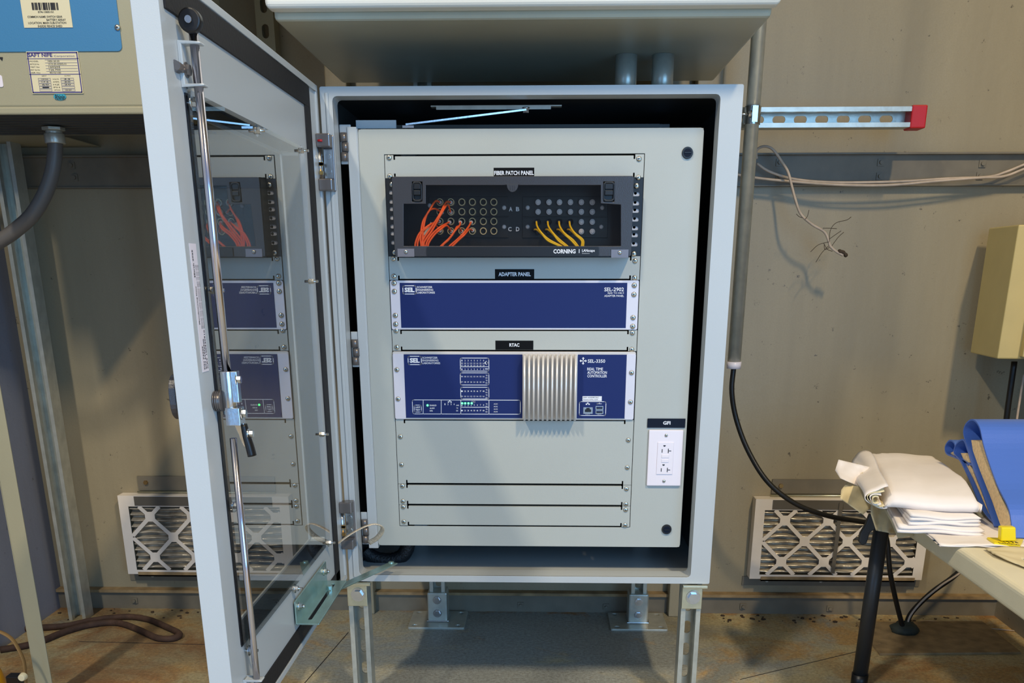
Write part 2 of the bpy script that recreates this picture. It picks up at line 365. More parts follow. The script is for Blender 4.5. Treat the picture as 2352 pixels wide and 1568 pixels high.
# ================================================================ STRUT helper
def strut(mb, p0, length, axis, open_dir, slots=True, w=.041, t=.0026, lip=.0068, pitch=.051, start=.03):
    """C channel starting at p0, running along axis, open side facing open_dir"""
    p0 = Vector(p0); ax = Vector(axis).normalized(); od = Vector(open_dir).normalized(); sd = ax.cross(od).normalized(); h = w/2
    L = ax*length
    def slab(c0, u, hu, v, hv): mb.obox(c0+L/2, ax*length/2, u*hu, v*hv)
    slab(p0+sd*(h-t/2), sd, t/2, od, h); slab(p0-sd*(h-t/2), sd, t/2, od, h)
    for sgn in (1, -1):
        slab(p0+od*(h-t/2)+sd*sgn*(h-t-lip/2), sd, lip/2, od, t/2); slab(p0+od*(h-t-.006)+sd*sgn*(h-t-lip+t/2), sd, t/2, od, .006)
    holes = []
    if slots:
        s = start
        while s+.04 < length:
            holes.append(rrect(s, s+.029, -.0078, .0078, .0077, 4)); s += pitch
    mb.plate([(0, -h+t), (length, -h+t), (length, h-t), (0, h-t)], holes, lambda a, b, q: p0+ax*a+sd*b-od*(h-q), t)
    return mb

# ================================================================ EQUIPMENT STAND
XL0 = .0155; XR0 = .7175
st = thing('strut_stand', 'galvanised slotted strut stand with front and rear legs under the open grey cabinet', 'stand', (.37, .3, 0))
for x in (XL0, XR0):
    p = strut(MB(), (x, .0225, 0), .288, (0, 0, 1), (0, -1, 0), start=.012).build('post', 'galv', st)
    f = MB(); f.box(x-.021, x+.021, -.004, .0, .236, .283); f.box(x-.021, x+.03, -.012, .0, .283, .2885); 
    f.build('corner_fitting', 'yzinc', p, .001)
    b = MB(); hexbolt(b, (x+.002, -.004, .262), (0, -1, 0), .011, .009); b.build('bolt', 'zinc', p)
for x0 in (.1225, .6645):
    p = strut(MB(), (x0, .56, .02), 1.9, (0, 0, 1), (0, -1, 0), start=.02).build('post', 'galv', st)
    q = MB(); q.plate(rrect(x0-.076, x0+.076, .484, .636-.02, .004, 2), [circ(x0+a, .55+b, .008) for a in (-.058, .058) for b in (-.05, .05)], lambda a, b, t: (a, b, t), .006)
    q.build('base_plate', 'galv', p, .001)
    q = MB(); q.box(x0-.0265, x0+.0265, .529, .589, .006, .088); q.build('post_shoe', 'galv', p, .004)
    q = MB(); q.box(x0-.03, x0+.03, .526, .592, .006, .010); q.build('weld_bead', 'zinc', p, .002)
    for z in (.03, .068):
        q = MB(); hexbolt(q, (x0, .529, z), (0, -1, 0), .0085, .007); q.build('bolt', 'zinc', p)
zc = (oY(.48, 1850, 246).z+oY(.48, 1850, 292).z)/2; xe = oY(.48, 2105, 268).x
a = strut(MB(), (.06, .5005, zc), xe-.06, (1, 0, 0), (0, -1, 0), pitch=.0480, start=.04).build('cross_arm', 'galv', st)
MB().box(xe-.012, xe+.022, .4775, .523, zc-.0235, zc+.0235).build('end_cap', 'red', a, .003)
strut(MB(), (.06, .5005, .40), .66, (1, 0, 0), (0, -1, 0)).build('cross_arm', 'galv', st)
# wall strut seen above the door, and the strut in the left corner
o = strut(MB(), (-.238, .60, 1.172), 1.5, (0, 0, 1), (0, 1, 0)).build('wall_strut', 'cream'); tag(o, 'slotted vertical metal strut on the wall beside the upper enclosure', 'strut')  # cream colour puts warm lamplight into the metal of this strut
o = strut(MB(), (-.868, .553, 0), 2.6, (0, 0, 1), (0, -1, 0), False, .047).build('wall_strut', 'galv')
tag(o, 'bare galvanised channel strut standing full height in the left wall corner', 'strut')

# ================================================================ OPEN CABINET
W, ZB, ZT = .752, .29, 1.214; D = .478
cab = thing('electrical_cabinet', 'open grey steel cabinet holding rack equipment, glazed door swung to the left', 'cabinet', (W/2, D/2, ZB))
ix0, ix1, iz0, iz1 = .022, .712, .304, 1.1985
m = MB()
t = .003
m.box(0, t, .004, D, ZB, ZT); m.box(W-t, W, .004, D, ZB, ZT); m.box(0, W, .004, D, ZB, ZB+t); m.box(0, W, .004, D, ZT-t, ZT); 
m.build('body', 'grey', cab, .0)
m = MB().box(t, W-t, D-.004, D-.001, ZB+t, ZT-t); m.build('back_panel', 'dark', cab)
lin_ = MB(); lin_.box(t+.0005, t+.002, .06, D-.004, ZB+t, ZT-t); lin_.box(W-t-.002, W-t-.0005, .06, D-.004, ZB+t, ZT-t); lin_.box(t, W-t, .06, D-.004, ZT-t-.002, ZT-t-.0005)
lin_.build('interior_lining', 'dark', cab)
m = MB(); m.plate(rrect(0, W, ZB, ZT, .003, 2), [rrect(ix0, ix1, iz0, iz1, .008, 3)], XZ(0), .004)
# inward return of the front flange
R1 = rrect(ix0, ix1, iz0, iz1, .008, 3)
def ringwall(mb, R, y0, y1, sm=False):
    n = len(R); mb.add([(a, y0, b) for a, b in R]+[(a, y1, b) for a, b in R], [(i, (i+1) % n, n+(i+1) % n, n+i) for i in range(n)], sm)
ringwall(m, R1, 0.002, .045)
R2 = rrect(ix0-.0025, ix1+.0025, iz0-.0025, iz1+.0025, .01, 3); ringwall(m, R2, .002, .045)
m.plate(R2, [R1], XZ(.045), .0005)
m.build('front_flange', 'grey', cab, .0012)
# raised outer edge bead of the flange on the hinge side
MB().box(.010, .015, -.003, .0, ZB+.01, ZT-.01).build('rain_channel', 'grey', cab, .001)
# inside rails
for B_ in ((.66, .704, .12, .15, .348, .40), (.67, .705, .12, .15, 1.09, 1.12), (.62, .66, .30, .33, ZB+t, 1.19), (.10, .13, .30, .33, ZB+t, 1.19)): MB().box(*B_).build('mounting_rail', 'grey', cab, .001)
m = MB(); m.box(.09, .62, .12, .16, 1.152, 1.167); m.build('rack_top_rail', 'dark', cab)
m = MB(); m.box(.05, .125, .07, .075, 1.155, 1.169); m.build('hinge_plate', 'grey', cab)

# ---- swing frame
SF = .05; sx0, sx1, sz0, sz1 = .056, .694, .3545, 1.1515
RX0, RX1 = .1042, .5862
ZR = [oY(SF, 1180, y).z for y in (355, 409, 588, 643, 757, 806, 963, 1112, 1160, 1208)]
sf = MB(); hx0, hx1, hz0, hz1 = RX0-.0012, RX1+.0012, ZR[-1]-.001, ZR[0]+.001
sf.plate(rrect(sx0, sx1, sz0, sz1, .006, 3), [[(hx0, hz0), (hx1, hz0), (hx1, hz1), (hx0, hz1)]], XZ(SF), .002)
for x0_, x1_, z0_, z1_ in ((sx0+.001, sx1-.001, sz1-.0025, sz1-.0005), (sx0+.001, sx1-.001, sz0+.0005, sz0+.0025), (sx1-.0025, sx1-.0005, sz0+.003, sz1-.003)):
    sf.box(x0_, x1_, SF+.0005, SF+.045, z0_, z1_)
sfo = sf.build('swing_frame', 'greyin', cab, .0012)
MB().box(.0365, .0545, SF-.004, SF-.001, .349, 1.155).build('hinge_flange', 'grey', sfo, .001)
MB().box(.0535, .056, SF-.002, SF+.04, .349, 1.152).build('hinge_flange', 'grey', sfo)
m = MB(); m.box(hx0-.01, hx1+.01, .235, .238, hz0-.01, hz1+.01); m.box(hx0-.01, hx0-.006, SF+.003, .235, hz0-.01, hz1+.01); m.box(hx1+.006, hx1+.01, SF+.003, .235, hz0-.01, hz1+.01)
m.box(hx0-.006, hx0+.012, SF+.004, SF+.006, hz0, hz1); m.box(hx1-.012, hx1+.006, SF+.004, SF+.006, hz0, hz1)
m.build('rack_rail', 'black', sfo)
for x, y in ((1579, 351), (1531, 1215)):
    p = oY(SF, x, y); q = MB(); q.cyl((p.x, SF, p.z), (p.x, SF-.004, p.z), .0105, 24, .0098); q.cur = 1; q.cyl((p.x, SF-.004, p.z), (p.x, SF-.0048, p.z), .0072, 20)
    q.cur = 0; q.box(p.x-.006, p.x+.006, SF-.0062, SF-.0046, p.z-.0008, p.z+.0008)
    q.build('quarter_turn_lock', ['black', 'labeln'], sfo)
for y0, y1 in ((305, 372), (778, 838), (1190, 1245)):
    p = oY(SF, 785, y0); z1_ = p.z; z0_ = oY(SF, 785, y1).z; h = (z1_-z0_)/3
    q = MB()
    q.box(.022, .0435, SF-.001, SF+.002, z0_-.004, z1_+.014)
    q.build('hinge_leaf', 'grey', sfo, .004)
    q = MB()
    for k in range(3): q.cyl((.0305+(.002 if k == 1 else 0), SF-.006, z0_+h*k+.0006), (.0305+(.002 if k == 1 else 0), SF-.006, z0_+h*(k+1)-.0006), .0062, 14)
    q.build('hinge_knuckle', 'hinge', sfo)
def strip_label(parent, txt, x0, y0, x1, y1, tb, mname='label', Y=SF-.0025, bold=.03):
    a = oY(Y, (x0+x1)/2, y0).z; b = oY(Y, (x0+x1)/2, y1).z; l = oY(Y, x0, (y0+y1)/2).x; r = oY(Y, x1, (y0+y1)/2).x
    o = MB().box(l, r, Y, Y+.0006, b, a).build('label_strip', mname, parent)
    m = MB(); ptext(m, txt, Y-.0003, *tb, bold); m.build('lettering', 'white', o); return o
strip_label(sfo, 'GFI', 1487, 961, 1574, 982, (1523, 967, 1540, 975), 'labeln')

# ---- blank rack panels
def panel_outline(z0, z1):
    g = .0010; e = .0165; n = .008; s = .0014   # ears keep full height, middle slightly lower, slits at the ends
    return [(RX0, z0), (RX0+e, z0), (RX0+e, z0+n), (RX0+e+s*2, z0+n), (RX0+e+s*2, z0+g*2), (RX1-e-s*2, z0+g*2), (RX1-e-s*2, z0+n), (RX1-e, z0+n), (RX1-e, z0), (RX1, z0),
            (RX1, z1), (RX1-e, z1), (RX1-e, z1-n), (RX1-e-s*2, z1-n), (RX1-e-s*2, z1-g*2), (RX0+e+s*2, z1-g*2), (RX0+e+s*2, z1-n), (RX0+e, z1-n), (RX0+e, z1), (RX0, z1)]
blank = []
BL = [(0, 1, 'plain grey blank rack panel with FIBER PATCH PANEL label, topmost in the rack', (362, 405), (365, 408)),
      (2, 3, 'plain grey blank rack panel with ADAPTER PANEL label, under the patch panel', (594, 634), (599, 638)),
      (4, 5, 'plain grey blank rack panel with RTAC label, between the two blue units', (759, 797), (764, 802)),
      (6, 7, 'tall plain grey blank rack panel directly below the ribbed blue controller', (1002, 1066), (1010, 1073)),
      (7, 8, 'narrow plain grey blank rack panel, upper of the two lowest in the rack', (1115, 1150), (1122, 1157)),
      (8, 9, 'narrow plain grey blank rack panel, lowest in the rack', (1163, 1197), (1170, 1205))]
for a, b, lab, sl, sr in BL:
    z1, z0 = ZR[a]-.0003, ZR[b]+.0003
    t_ = thing('blank_panel', lab, 'panel', ((RX0+RX1)/2, SF, z0), 'blank panels in the rack')
    mm = MB(); mm.plate(panel_outline(z0, z1), [], XZ(SF-.0018), .0018)
    mm.box(RX0+.02, RX1-.02, SF-.0006, SF+.008, z1-.0035, z1-.002); mm.box(RX0+.02, RX1-.02, SF-.0006, SF+.008, z0+.002, z0+.0035)
    mm.build('face', 'greyin', t_, .0004, 1)
    for ys, xx in ((sl, RX0+.0085), (sr, RX1-.0095)):
        for y in ys: screw(xx, SF-.0018, oY(SF, 900 if xx < .3 else 1460, y).z, t_)
    blank.append(t_)
strip_label(blank[0], 'FIBER PATCH PANEL', 1134, 385, 1227, 409, (1135, 392, 1226, 402))
strip_label(blank[1], 'ADAPTER PANEL', 1137, 618, 1227, 641, (1145, 625, 1219, 634))
strip_label(blank[2], 'RTAC', 1138, 782, 1225, 803, (1170, 788, 1193, 796))

# ---- fibre patch panel
FZ0, FZ1 = ZR[2], ZR[1]
fp = thing('fiber_patch_panel', 'black fibre patch panel with smoked clear cover and rows of round ports', 'patch panel', (.345, .05, FZ0))
CY = .004   # front of the cover
cx0, cx1 = oY(CY, 905, 500).x-.001, oY(CY, 1450, 500).x+.002; cz0, cz1 = FZ0-.001, FZ1-.0005
ear_holes_y = (442, 463, 480, 500, 520, 536, 557)
for side in (0, 1):
    x0_, x1_ = (RX0, RX0+.024) if side == 0 else (RX1-.024, RX1)
    xc = x0_+.0125 if side == 0 else x1_-.0125
    zs = [oY(SF, 900 if side == 0 else 1465, y+(4 if side else 0)).z for y in ear_holes_y]
    q = MB(); q.plate([(x0_, FZ0+.0004), (x1_, FZ0+.0004), (x1_, FZ1-.0004), (x0_, FZ1-.0004)], [rrect(xc-.0075, xc+.0075, z-.0035, z+.0035, .0034, 4) for z in zs], XZ(SF-.002), .002)
    e = q.build('mounting_ear', 'black', fp)
    q = MB(); q.plate([(x0_, FZ0+.0004), (x1_, FZ0+.0004), (x1_, FZ1-.0004), (x0_, FZ1-.0004)], [circ(xc+(.002 if side == 0 else -.001), z+(0 if side == 0 else .002), .0028, 12) for z in zs], XZ(SF+.0003), .001)
    q.build('rail_behind_holes', 'cap', e)
    for y in (424, 580): screw(xc, SF-.002, oY(SF, 900 if side == 0 else 1465, y+(3 if side else 0)).z, fp, .0052)
# housing
hx0_, hx1_ = .1215, .5655
q = MB(); t = .0018
q.box(hx0_, hx0_+t, CY+.004, .2, cz0, cz1); q.box(hx1_-t, hx1_, CY+.004, .2, cz0, cz1); q.box(hx0_, hx1_, CY+.004, .2, cz1-t, cz1); q.box(hx0_, hx1_, CY+.004, .2, cz0, cz0+t); q.box(hx0_, hx1_, .118, .12, cz0, cz1)
q.build('housing', 'black', fp)
def P2(Y, L): return [(oY(Y, x, y).x, oY(Y, x, y).z) for x, y in L]
win = P2(CY, [(978, 425), (1380, 425), (1380, 467), (1426, 470), (1426, 565), (927, 565), (927, 468), (978, 468)])
q = MB(); q.plate(rrect(cx0, cx1, cz0, cz1, .003, 2), [win, [(x, z) for x, z in P2(CY, [(946, 417), (970, 417), (970, 463), (946, 463)])], [(x, z) for x, z in P2(CY, [(1386, 417), (1411, 417), (1411, 463), (1386, 463)])]], XZ(CY), .0025)
cv = q.build('front_cover', 'smoke', fp, .0006)
# finger tab at top middle
c = oY(CY, 1177, 424); q = MB(); q.plate([(c.x-.014, c.z+.001)]+[(c.x-.0105*math.cos(PI*k/8), c.z-.0125*math.sin(PI*k/8)) for k in range(9)]+[(c.x+.014, c.z+.001)], [], XZ(CY-.0008), .003)
for k in (-1, 0, 1): q.box(c.x+k*.004-.0005, c.x+k*.004+.0005, CY-.0018, CY-.0007, c.z-.009, c.z-.001)
q.build('finger_tab', 'smoke', cv, .0004)
wx = [p[0] for p in win]; wz = [p[1] for p in win]
q = MB(); q.plate(win, [], XZ(CY+.001), .001); q.build('clear_window', 'acryl', cv)
for xa, xb in ((946, 970), (1386, 1411)):
    a = oY(CY, xa, 417); b = oY(CY, xb, 463); q = MB()
    q.plate(rrect(a.x, b.x, b.z, a.z, .006, 4), [rrect(a.x+.0025, b.x-.0025, b.z+.003, a.z-.003, .004, 4)], XZ(CY-.002), .006)
    q.box(a.x+.002, b.x-.002, CY+.004, CY+.012, b.z, a.z); mz = (a.z+b.z)/2
    q.box(a.x+.003, b.x-.003, CY-.004, CY+.003, mz-.006, mz+.002); q.box(a.x+.003, b.x-.003, CY-.001, CY+.003, mz+.004, a.z-.003)
    q.build('slide_latch', 'black', cv, .0008)
a = oY(CY-.003, 980, 567); b = oY(CY-.003, 1375, 588); q = MB(); q.plate(rrect(a.x, b.x, b.z, a.z, .0025, 3), [], XZ(CY-.003), .003)
s = q.build('name_strip', 'black', cv)
q = MB(); Yn = CY-.0034; ptext(q, 'CORNING', Yn, 1271, 572, 1322, 582, .03); ptext(q, '|', Yn, 1329.5, 572, 1331, 581); ptext(q, 'LANscape', Yn, 1337, 572, 1366, 580, .02); ptext(q, 'Solutions', Yn, 1337, 580.5, 1354, 582.5, 0); q.build('lettering', 'white', s)
for xa, xb, ya in ((913, 952, 571), (1404, 1443, 573)):
    a = oY(CY, xa, ya); b = oY(CY, xb, ya+14); q = MB(); q.box(a.x, b.x, CY-.0015, CY, b.z-.002, a.z); q.box(a.x, b.x, CY-.004, CY, b.z-.0035, b.z-.002)
    k = q.build('corner_clip', 'clip', cv); screw((a.x+b.x)/2, CY-.0015, (a.z+b.z)/2, k, .0035)
q = MB(); z = oY(CY, 1100, 590).z; q.box(cx0+.004, cx1-.004, CY+.002, CY+.006, cz0-.001, cz0+.001); q.build('bottom_edge', 'black', cv)
# inner port panel
PYY = .085
q = MB(); q.box(hx0_+t, hx1_-t, PYY, PYY+.003, cz0+t, cz1-t); 
for x0_, x1_ in ((985, 1168), (1200, 1395)):
    for y0_, y1_ in ((452, 497), (500, 546)):
        a = oY(PYY, x0_, y0_); b = oY(PYY, x1_, y1_); q.box(a.x, b.x, PYY-.0025, PYY, b.z, a.z)
pp = q.build('port_panel', 'black', fp, .0005)
q = MB()
for s_, x, y in (('A', 1173, 480), ('B', 1189, 480), ('C', 1171, 526), ('D', 1189, 526)): ptext(q, s_, PYY-.003, x-4, y-5, x+4, y+5, .03)
q.build('lettering', 'white', pp)
for x, y in ((987, 472), (1158, 477), (1158, 521), (1212, 477), (1212, 521), (1383, 477), (1381, 521)):
    p = oY(PYY, x, y); MB().dome((p.x, PYY-.002, p.z), (0, -1, 0), .0042, .003).build('push_rivet', 'cap', pp)
LX = (1012, 1037, 1062, 1086, 1111, 1135); RXs = (1236, 1261, 1285, 1310, 1335, 1360); RYs = (465, 487, 509, 531)
for x in LX:
    for j, y in enumerate(RYs):
        p = oY(PYY, x, y); q = MB(); q.cyl((p.x, PYY, p.z), (p.x, PYY-.014, p.z), .0070, 18, .0066, True, False); q.cyl((p.x, PYY, p.z), (p.x, PYY-.0142, p.z), .0050, 18, .0050, True, False)
        q.add([(p.x+r_*math.cos(2*PI*k/18), PYY-.0141, p.z+r_*math.sin(2*PI*k/18)) for r_ in (.0050, .0066) for k in range(18)], [(k, (k+1) % 18, 18+(k+1) % 18, 18+k) for k in range(18)])
        q.build('port', 'ring', pp)
for i, x in enumerate(RXs):
    for j, y in enumerate(RYs):
        p = oY(PYY, x, y+(1 if j > 1 else 0))
        if j < 2 or i > 3:
            q = MB(); q.cyl((p.x, PYY, p.z), (p.x, PYY-.012, p.z), .0055, 18, .005); q.cyl((p.x, PYY-.012, p.z), (p.x, PYY-.0135, p.z), .0036, 14, .003); q.build('dust_cap', 'cap', pp)
        else:
            q = MB(); q.cyl((p.x, PYY, p.z), (p.x, PYY-.009, p.z), .0058, 18, .0056, True, False); q.cyl((p.x, PYY, p.z), (p.x, PYY-.009, p.z), .0042, 18, .0042, True, False); q.build('port', 'leg', pp)
# fibre cords (each a pair of jackets)
def cord(lab, paths, mname, group, tagp=None):
    b = oY(.05, *paths[0][-1][:2]); t_ = thing('fiber_cord', lab, 'cable', (b.x, .05, b.z), group)
    for P in paths:
        n = len(P); pts = []
        for i, (x, y) in enumerate(P):
            Yd = (PYY-.022) if i == 0 else PYY-.022-.032*min(1, i/2)
            pts.append(oY(Yd, x, y))
        c_ = catmull(pts, 8); MB().tube(c_, .0018, 8).build('jacket', mname, t_)
        a = pts[0]; MB().cyl((a.x, PYY-.003, a.z), (a.x, PYY-.023, a.z), .0042, 12, .0028).build('connector', 'cap' if mname == 'orange' else 'black', t_)
    if tagp:
        (x0_, y0_), (x1_, y1_) = tagp; a = oY(.051, x0_, y0_); b = oY(.051, x1_, y1_); MB().bar(a, b, .007, .001, (0, 1, 0)).build('marker_tag', 'cap', t_)
    return t_
OG = 'orange fibre cords in the patch panel'
cord('orange fibre cord pair arching highest left to the top-left port pair', [[(1010, 464), (1000, 462), (985, 485), (971, 510), (966, 545), (968, 570)], [(1014, 487), (998, 479), (984, 486), (975, 510), (971, 545), (972, 570)]], 'orange', OG)
cord('orange fibre cord pair carrying the white tag, from the second port column', [[(1035, 464), (1024, 465), (1010, 492), (992, 520), (972, 550), (970, 570)], [(1035, 487), (1028, 470), (1014, 490), (995, 525), (975, 555), (975, 570)]], 'orange', OG, ((993, 512), (975, 541)))
cord('orange fibre cord pair from the lower left corner ports, curving far left', [[(1008, 508), (1000, 510), (984, 518), (964, 535), (955, 555), (953, 570)], [(1010, 530), (998, 515), (982, 522), (968, 536), (960, 555), (959, 570)]], 'orange', OG)
cord('orange fibre cord pair from the second lower ports, middle of the loose bends', [[(1032, 510), (1024, 514), (1010, 522), (995, 535), (982, 553), (977, 570)], [(1036, 531), (1026, 518), (1013, 526), (999, 538), (986, 556), (982, 570)]], 'orange', OG)
cord('orange fibre cord pair from the third lower port column to the strip', [[(1057, 510), (1056, 517), (1045, 530), (1032, 547), (1018, 560), (1008, 570)], [(1060, 531), (1051, 520), (1042, 535), (1030, 551), (1020, 560), (1013, 570)]], 'orange', OG)
cord('orange fibre cord pair from the fourth port column, rightmost orange pair', [[(1082, 510), (1076, 521), (1065, 535), (1050, 550), (1036, 562), (1028, 570)], [(1085, 529), (1077, 527), (1066, 540), (1052, 553), (1042, 563), (1034, 570)]], 'orange', OG)
YG = 'yellow fibre cords in the patch panel'
for k, (lab, x, ex) in enumerate((('yellow fibre cord pair at the left end of the yellow group', 1232, 1290), ('yellow fibre cord pair second from the left of the yellow group', 1258, 1304),
        ('yellow fibre cord pair second from the right of the yellow group', 1284, 1328), ('yellow fibre cord pair at the right end of the yellow group', 1308, 1340))):
    j = (0, -2, 2, 1)[k]
    cord(lab, [[(x, 509), (x+2, 520), (x+12, 535), (x+30+j, 551), (ex, 566), (ex+4, 574)], [(x-4, 527), (x+2, 528), (x+14, 539), (x+27+j, 553), (ex-4, 566), (ex, 574)]], 'yellow', YG)

# ---- blue adapter panel
z0, z1 = ZR[4]+.0003, ZR[3]-.0005; AY = SF-.004
ap = thing('adapter_panel', 'plain blue SEL-2902 adapter panel with silver ears, two blank rows above the controller', 'rack unit', (.345, .05, z0))
ap['label'] = 'plain dark blue adapter panel with silver ears, above the controller in the rack'
q = MB(); q.plate(rrect(RX0+.0005, RX1-.0005, z0, z1, .003, 3), [], XZ(AY), .004); q.build('chassis', 'alu2', ap, .0006)
bx0, bx1 = oY(AY, 920, 700).x, oY(AY, 1439, 700).x
bz0, bz1 = z0+.0035, z1-.0045; q = MB().box(bx0, bx1, AY-.0008, AY+.001, bz0, bz1); f = q.build('face', 'blue', ap)
def logo(parent, Y, x, y, s=1.0):
    q = MB(); a = oY(Y, x, y); b = oY(Y, x+31, y+19); outline(q, rrect(a.x, b.x, b.z, a.z, .003, 3), .0014, Y)
    ptext(q, 'SEL', Y, x+4, y+4, x+27, y+15, .05)
    ptext(q, 'SCHWEITZER', Y, x+33, y+1, x+68, y+5.6, .01); ptext(q, 'ENGINEERING', Y, x+33, y+7.2, x+70, y+11.8, .01); ptext(q, 'LABORATORIES', Y, x+33, y+13.4, x+74, y+18, .01)
    return q.build('lettering', 'white', parent)
logo(f, AY-.0012, 925, 656)
q = MB(); Yt = AY-.0012; ptext(q, 'SEL-2902', Yt, 1388, 660, 1433, 669, .015); ptext(q, 'RJ45 TO DB-9', Yt, 1396, 671, 1433, 675.5, .01); ptext(q, 'ADAPTER PANEL', Yt, 1388, 677, 1433, 681.5, .01); q.build('lettering', 'white', f)
for xx, ys in ((RX0+.0085, (650, 669, 724, 744)), (RX1-.0095, (655, 676, 729, 749))):
    for y in ys: screw(xx, AY, oY(SF, 900 if xx < .3 else 1460, y).z, ap, .005)

# ---- controller
z0, z1 = ZR[6]+.0003, ZR[5]-.0006; AY = SF-.005
rc = thing('automation_controller', 'dark blue automation controller with ribbed silver heat sink and green lights', 'rack unit', (.345, .05, z0))
q = MB(); q.plate(rrect(oY(AY, 904, 880).x+.0005, oY(AY, 1459, 880).x-.001, z0, z1, .003, 3), [], XZ(AY), .005); q.build('chassis', ['alu'], rc, .0006)
for k in (0, 1):
    xa, xb = ((RX0, oY(AY, 930, 880).x) if k == 0 else (oY(AY, 1437, 880).x, RX1-.001)); q = MB(); q.plate(rrect(xa, xb, z0+.001, z1-.004, .003, 3), [], XZ(AY-.001), .0012); q.build('mounting_ear', 'alu2', rc, .0004)
bz0, bz1 = z0+.0035, z1-.0055; FY = AY-.0022
fx = [oY(FY, x, 880).x for x in (930, 1200, 1326, 1437)]
q = MB().box(fx[0], fx[1], FY, AY, bz0, bz1); fl = q.build('face', 'blue', rc)
q = MB().box(fx[2], fx[3], FY, AY, bz0, bz1); fr_ = q.build('face', 'blue', rc)
q = MB(); q.box(fx[1], fx[2], AY-.001, AY, bz0, bz1); n = 12; pitch_ = (fx[2]-fx[1])/n
for k in range(n):
    xc = fx[1]+pitch_*(k+.5); q.obox((xc, AY-.014, (bz0+bz1)/2), (.0019, 0, 0), (0, .013, 0), (0, 0, (bz1-bz0)/2+.001)); q.cyl((xc, AY-.0275, bz0-.001), (xc, AY-.0275, bz1+.001), .0021, 12)
q.build('heat_sink', 'fin', rc)
Yt = FY-.0004
logo(fl, Yt, 937, 818)
q = MB()
def rb(x0, y0, x1, y1, r=.003, w=.0011):
    a = oY(Yt, x0, y0); b = oY(Yt, x1, y1); outline(q, rrect(a.x, b.x, b.z, a.z, r, 3), w, Yt)
def sg(x0, y0, x1, y1, w=.0010):
    a = oY(Yt, x0, y0); b = oY(Yt, x1, y1); seg(q, a.x, a.z, b.x, b.z, w, Yt)
rb(1057, 822, 1123, 852); rb(1057, 856, 1123, 884); rb(1058, 889, 1123, 916); sg(1057, 842, 1123, 842)
rb(947, 918, 1195, 951); 
for x in (972, 1013.5, 1058.5, 1123): sg(x, 919, x, 951)
sg(1058.5, 935, 1123, 935); rb(951, 930, 968, 946, .0025)
ptext(q, 'LAMP', Yt, 954, 933, 965, 937); ptext(q, 'TEST', Yt, 954, 939, 965, 943)
for s_, y in (('ENABLED', 929), ('ALARM', 935.5), ('HMI', 941.5)): ptext(q, s_, Yt, 987, y, 987+len(s_)*2.2, y+3.4)
for k, x in enumerate((1022, 1029, 1036, 1043)):
    ptext(q, '1234'[k], Yt, x-1, 926, x+1, 930)
for s_, y in (('LNK', 929), ('TX', 935.5), ('RX', 941.5)): ptext(q, s_, Yt, 1048, y, 1048+len(s_)*2.2, y+3)
for r_, y in enumerate((826, 832.5, 837.5, 846, 863, 875.5, 896.5, 908.5, 928, 941)):
    for k in range(8):
        x = 1061+k*7.1
        if y == 928 and k < 4: ptext(q, str(k+1), Yt, x-1, 930, x+1, 932.5)
        elif r_ in (0, 3, 8): ptext(q, str(k+1), Yt, x-1, y, x+1, y+3.5, 0)
        else: ptext(q, str(k+1+8*(r_ % 3)), Yt, x-1.9, y, x+1.9, y+3.2, 0)
for y in (860.5, 866, 872, 877.5, 893.5, 899.5, 905.5, 911.5, 926, 931.5, 938, 944): ptext(q, 'TX' if y in (860.5, 872, 893.5, 905.5, 926, 938) else 'RX', Yt, 1115.5, y, 1120, y+3.2, 0)
for k in range(4): ptext(q, 'AUX%d' % (k+1), Yt, 1134, 926+k*5.9, 1143, 929+k*5.9, 0)
ptext(q, '\u25C7', Yt, 1114, 828, 1121, 838) ; sg(1113, 833, 1117, 829, .0008); sg(1117, 829, 1121, 833, .0008); sg(1121, 833, 1117, 837, .0008); sg(1117, 837, 1113, 833, .0008); sg(1114, 847, 1121, 847, .0016)
for x in (1030, 1036, 1033): a = oY(Yt, x, 923 if x != 1033 else 920.5); q.add([(a.x-.0014, Yt, a.z-.0012), (a.x+.0014, Yt, a.z-.0012), (a.x+.0014, Yt, a.z+.0012), (a.x-.0014, Yt, a.z+.0012)], [(0, 1, 2, 3)])
for x in (1085, 1089.5): a = oY(Yt, x, 922.5); outline(q, circ(a.x, a.z, .0016, 10), .0006, Yt)
q.build('lettering', 'white', fl)
q = MB()
for x, y in ((982, 930.5), (1061.5, 926), (1068.5, 926), (1076, 926), (1083.5, 926)):
    a = oY(Yt, x, y); q.cyl((a.x, Yt, a.z), (a.x, Yt-.0006, a.z), .0021, 14)
q.build('indicator_light', 'led', fl)
q = MB()
ptext(q, 'SEL-3350', Yt, 1350, 825, 1390, 833, .015)
for s_, y, w_ in (('REAL TIME', 844, 36), ('AUTOMATION', 852, 45), ('CONTROLLER', 860, 45)): ptext(q, s_, Yt, 1349, y, 1349+w_, y+6.5, .015)
c = oY(Yt, 1339.5, 828.5)
for dx, dz in ((1, 0), (-1, 0), (0, 1), (0, -1)):
    s_ = .0072; tip = (c.x+dx*s_, c.z+dz*s_); bs = .0045
    q.add([(tip[0], Yt, tip[1]), (c.x+dx*bs-dz*.0028, Yt, c.z+dz*bs+dx*.0028), (c.x+dx*bs+dz*.0028, Yt, c.z+dz*bs-dx*.0028)], [(0, 1, 2)]); seg(q, c.x+dx*.0012, c.z+dz*.0012, c.x+dx*bs, c.z+dz*bs, .0018, Yt)
rb(1331, 922, 1391, 954)
for x in (1347, 1353, 1350): a = oY(Yt, x, 928 if x != 1350 else 925.5); q.add([(a.x-.0014, Yt, a.z-.0012), (a.x+.0014, Yt, a.z-.0012), (a.x+.0014, Yt, a.z+.0012), (a.x-.0014, Yt, a.z+.0012)], [(0, 1, 2, 3)])
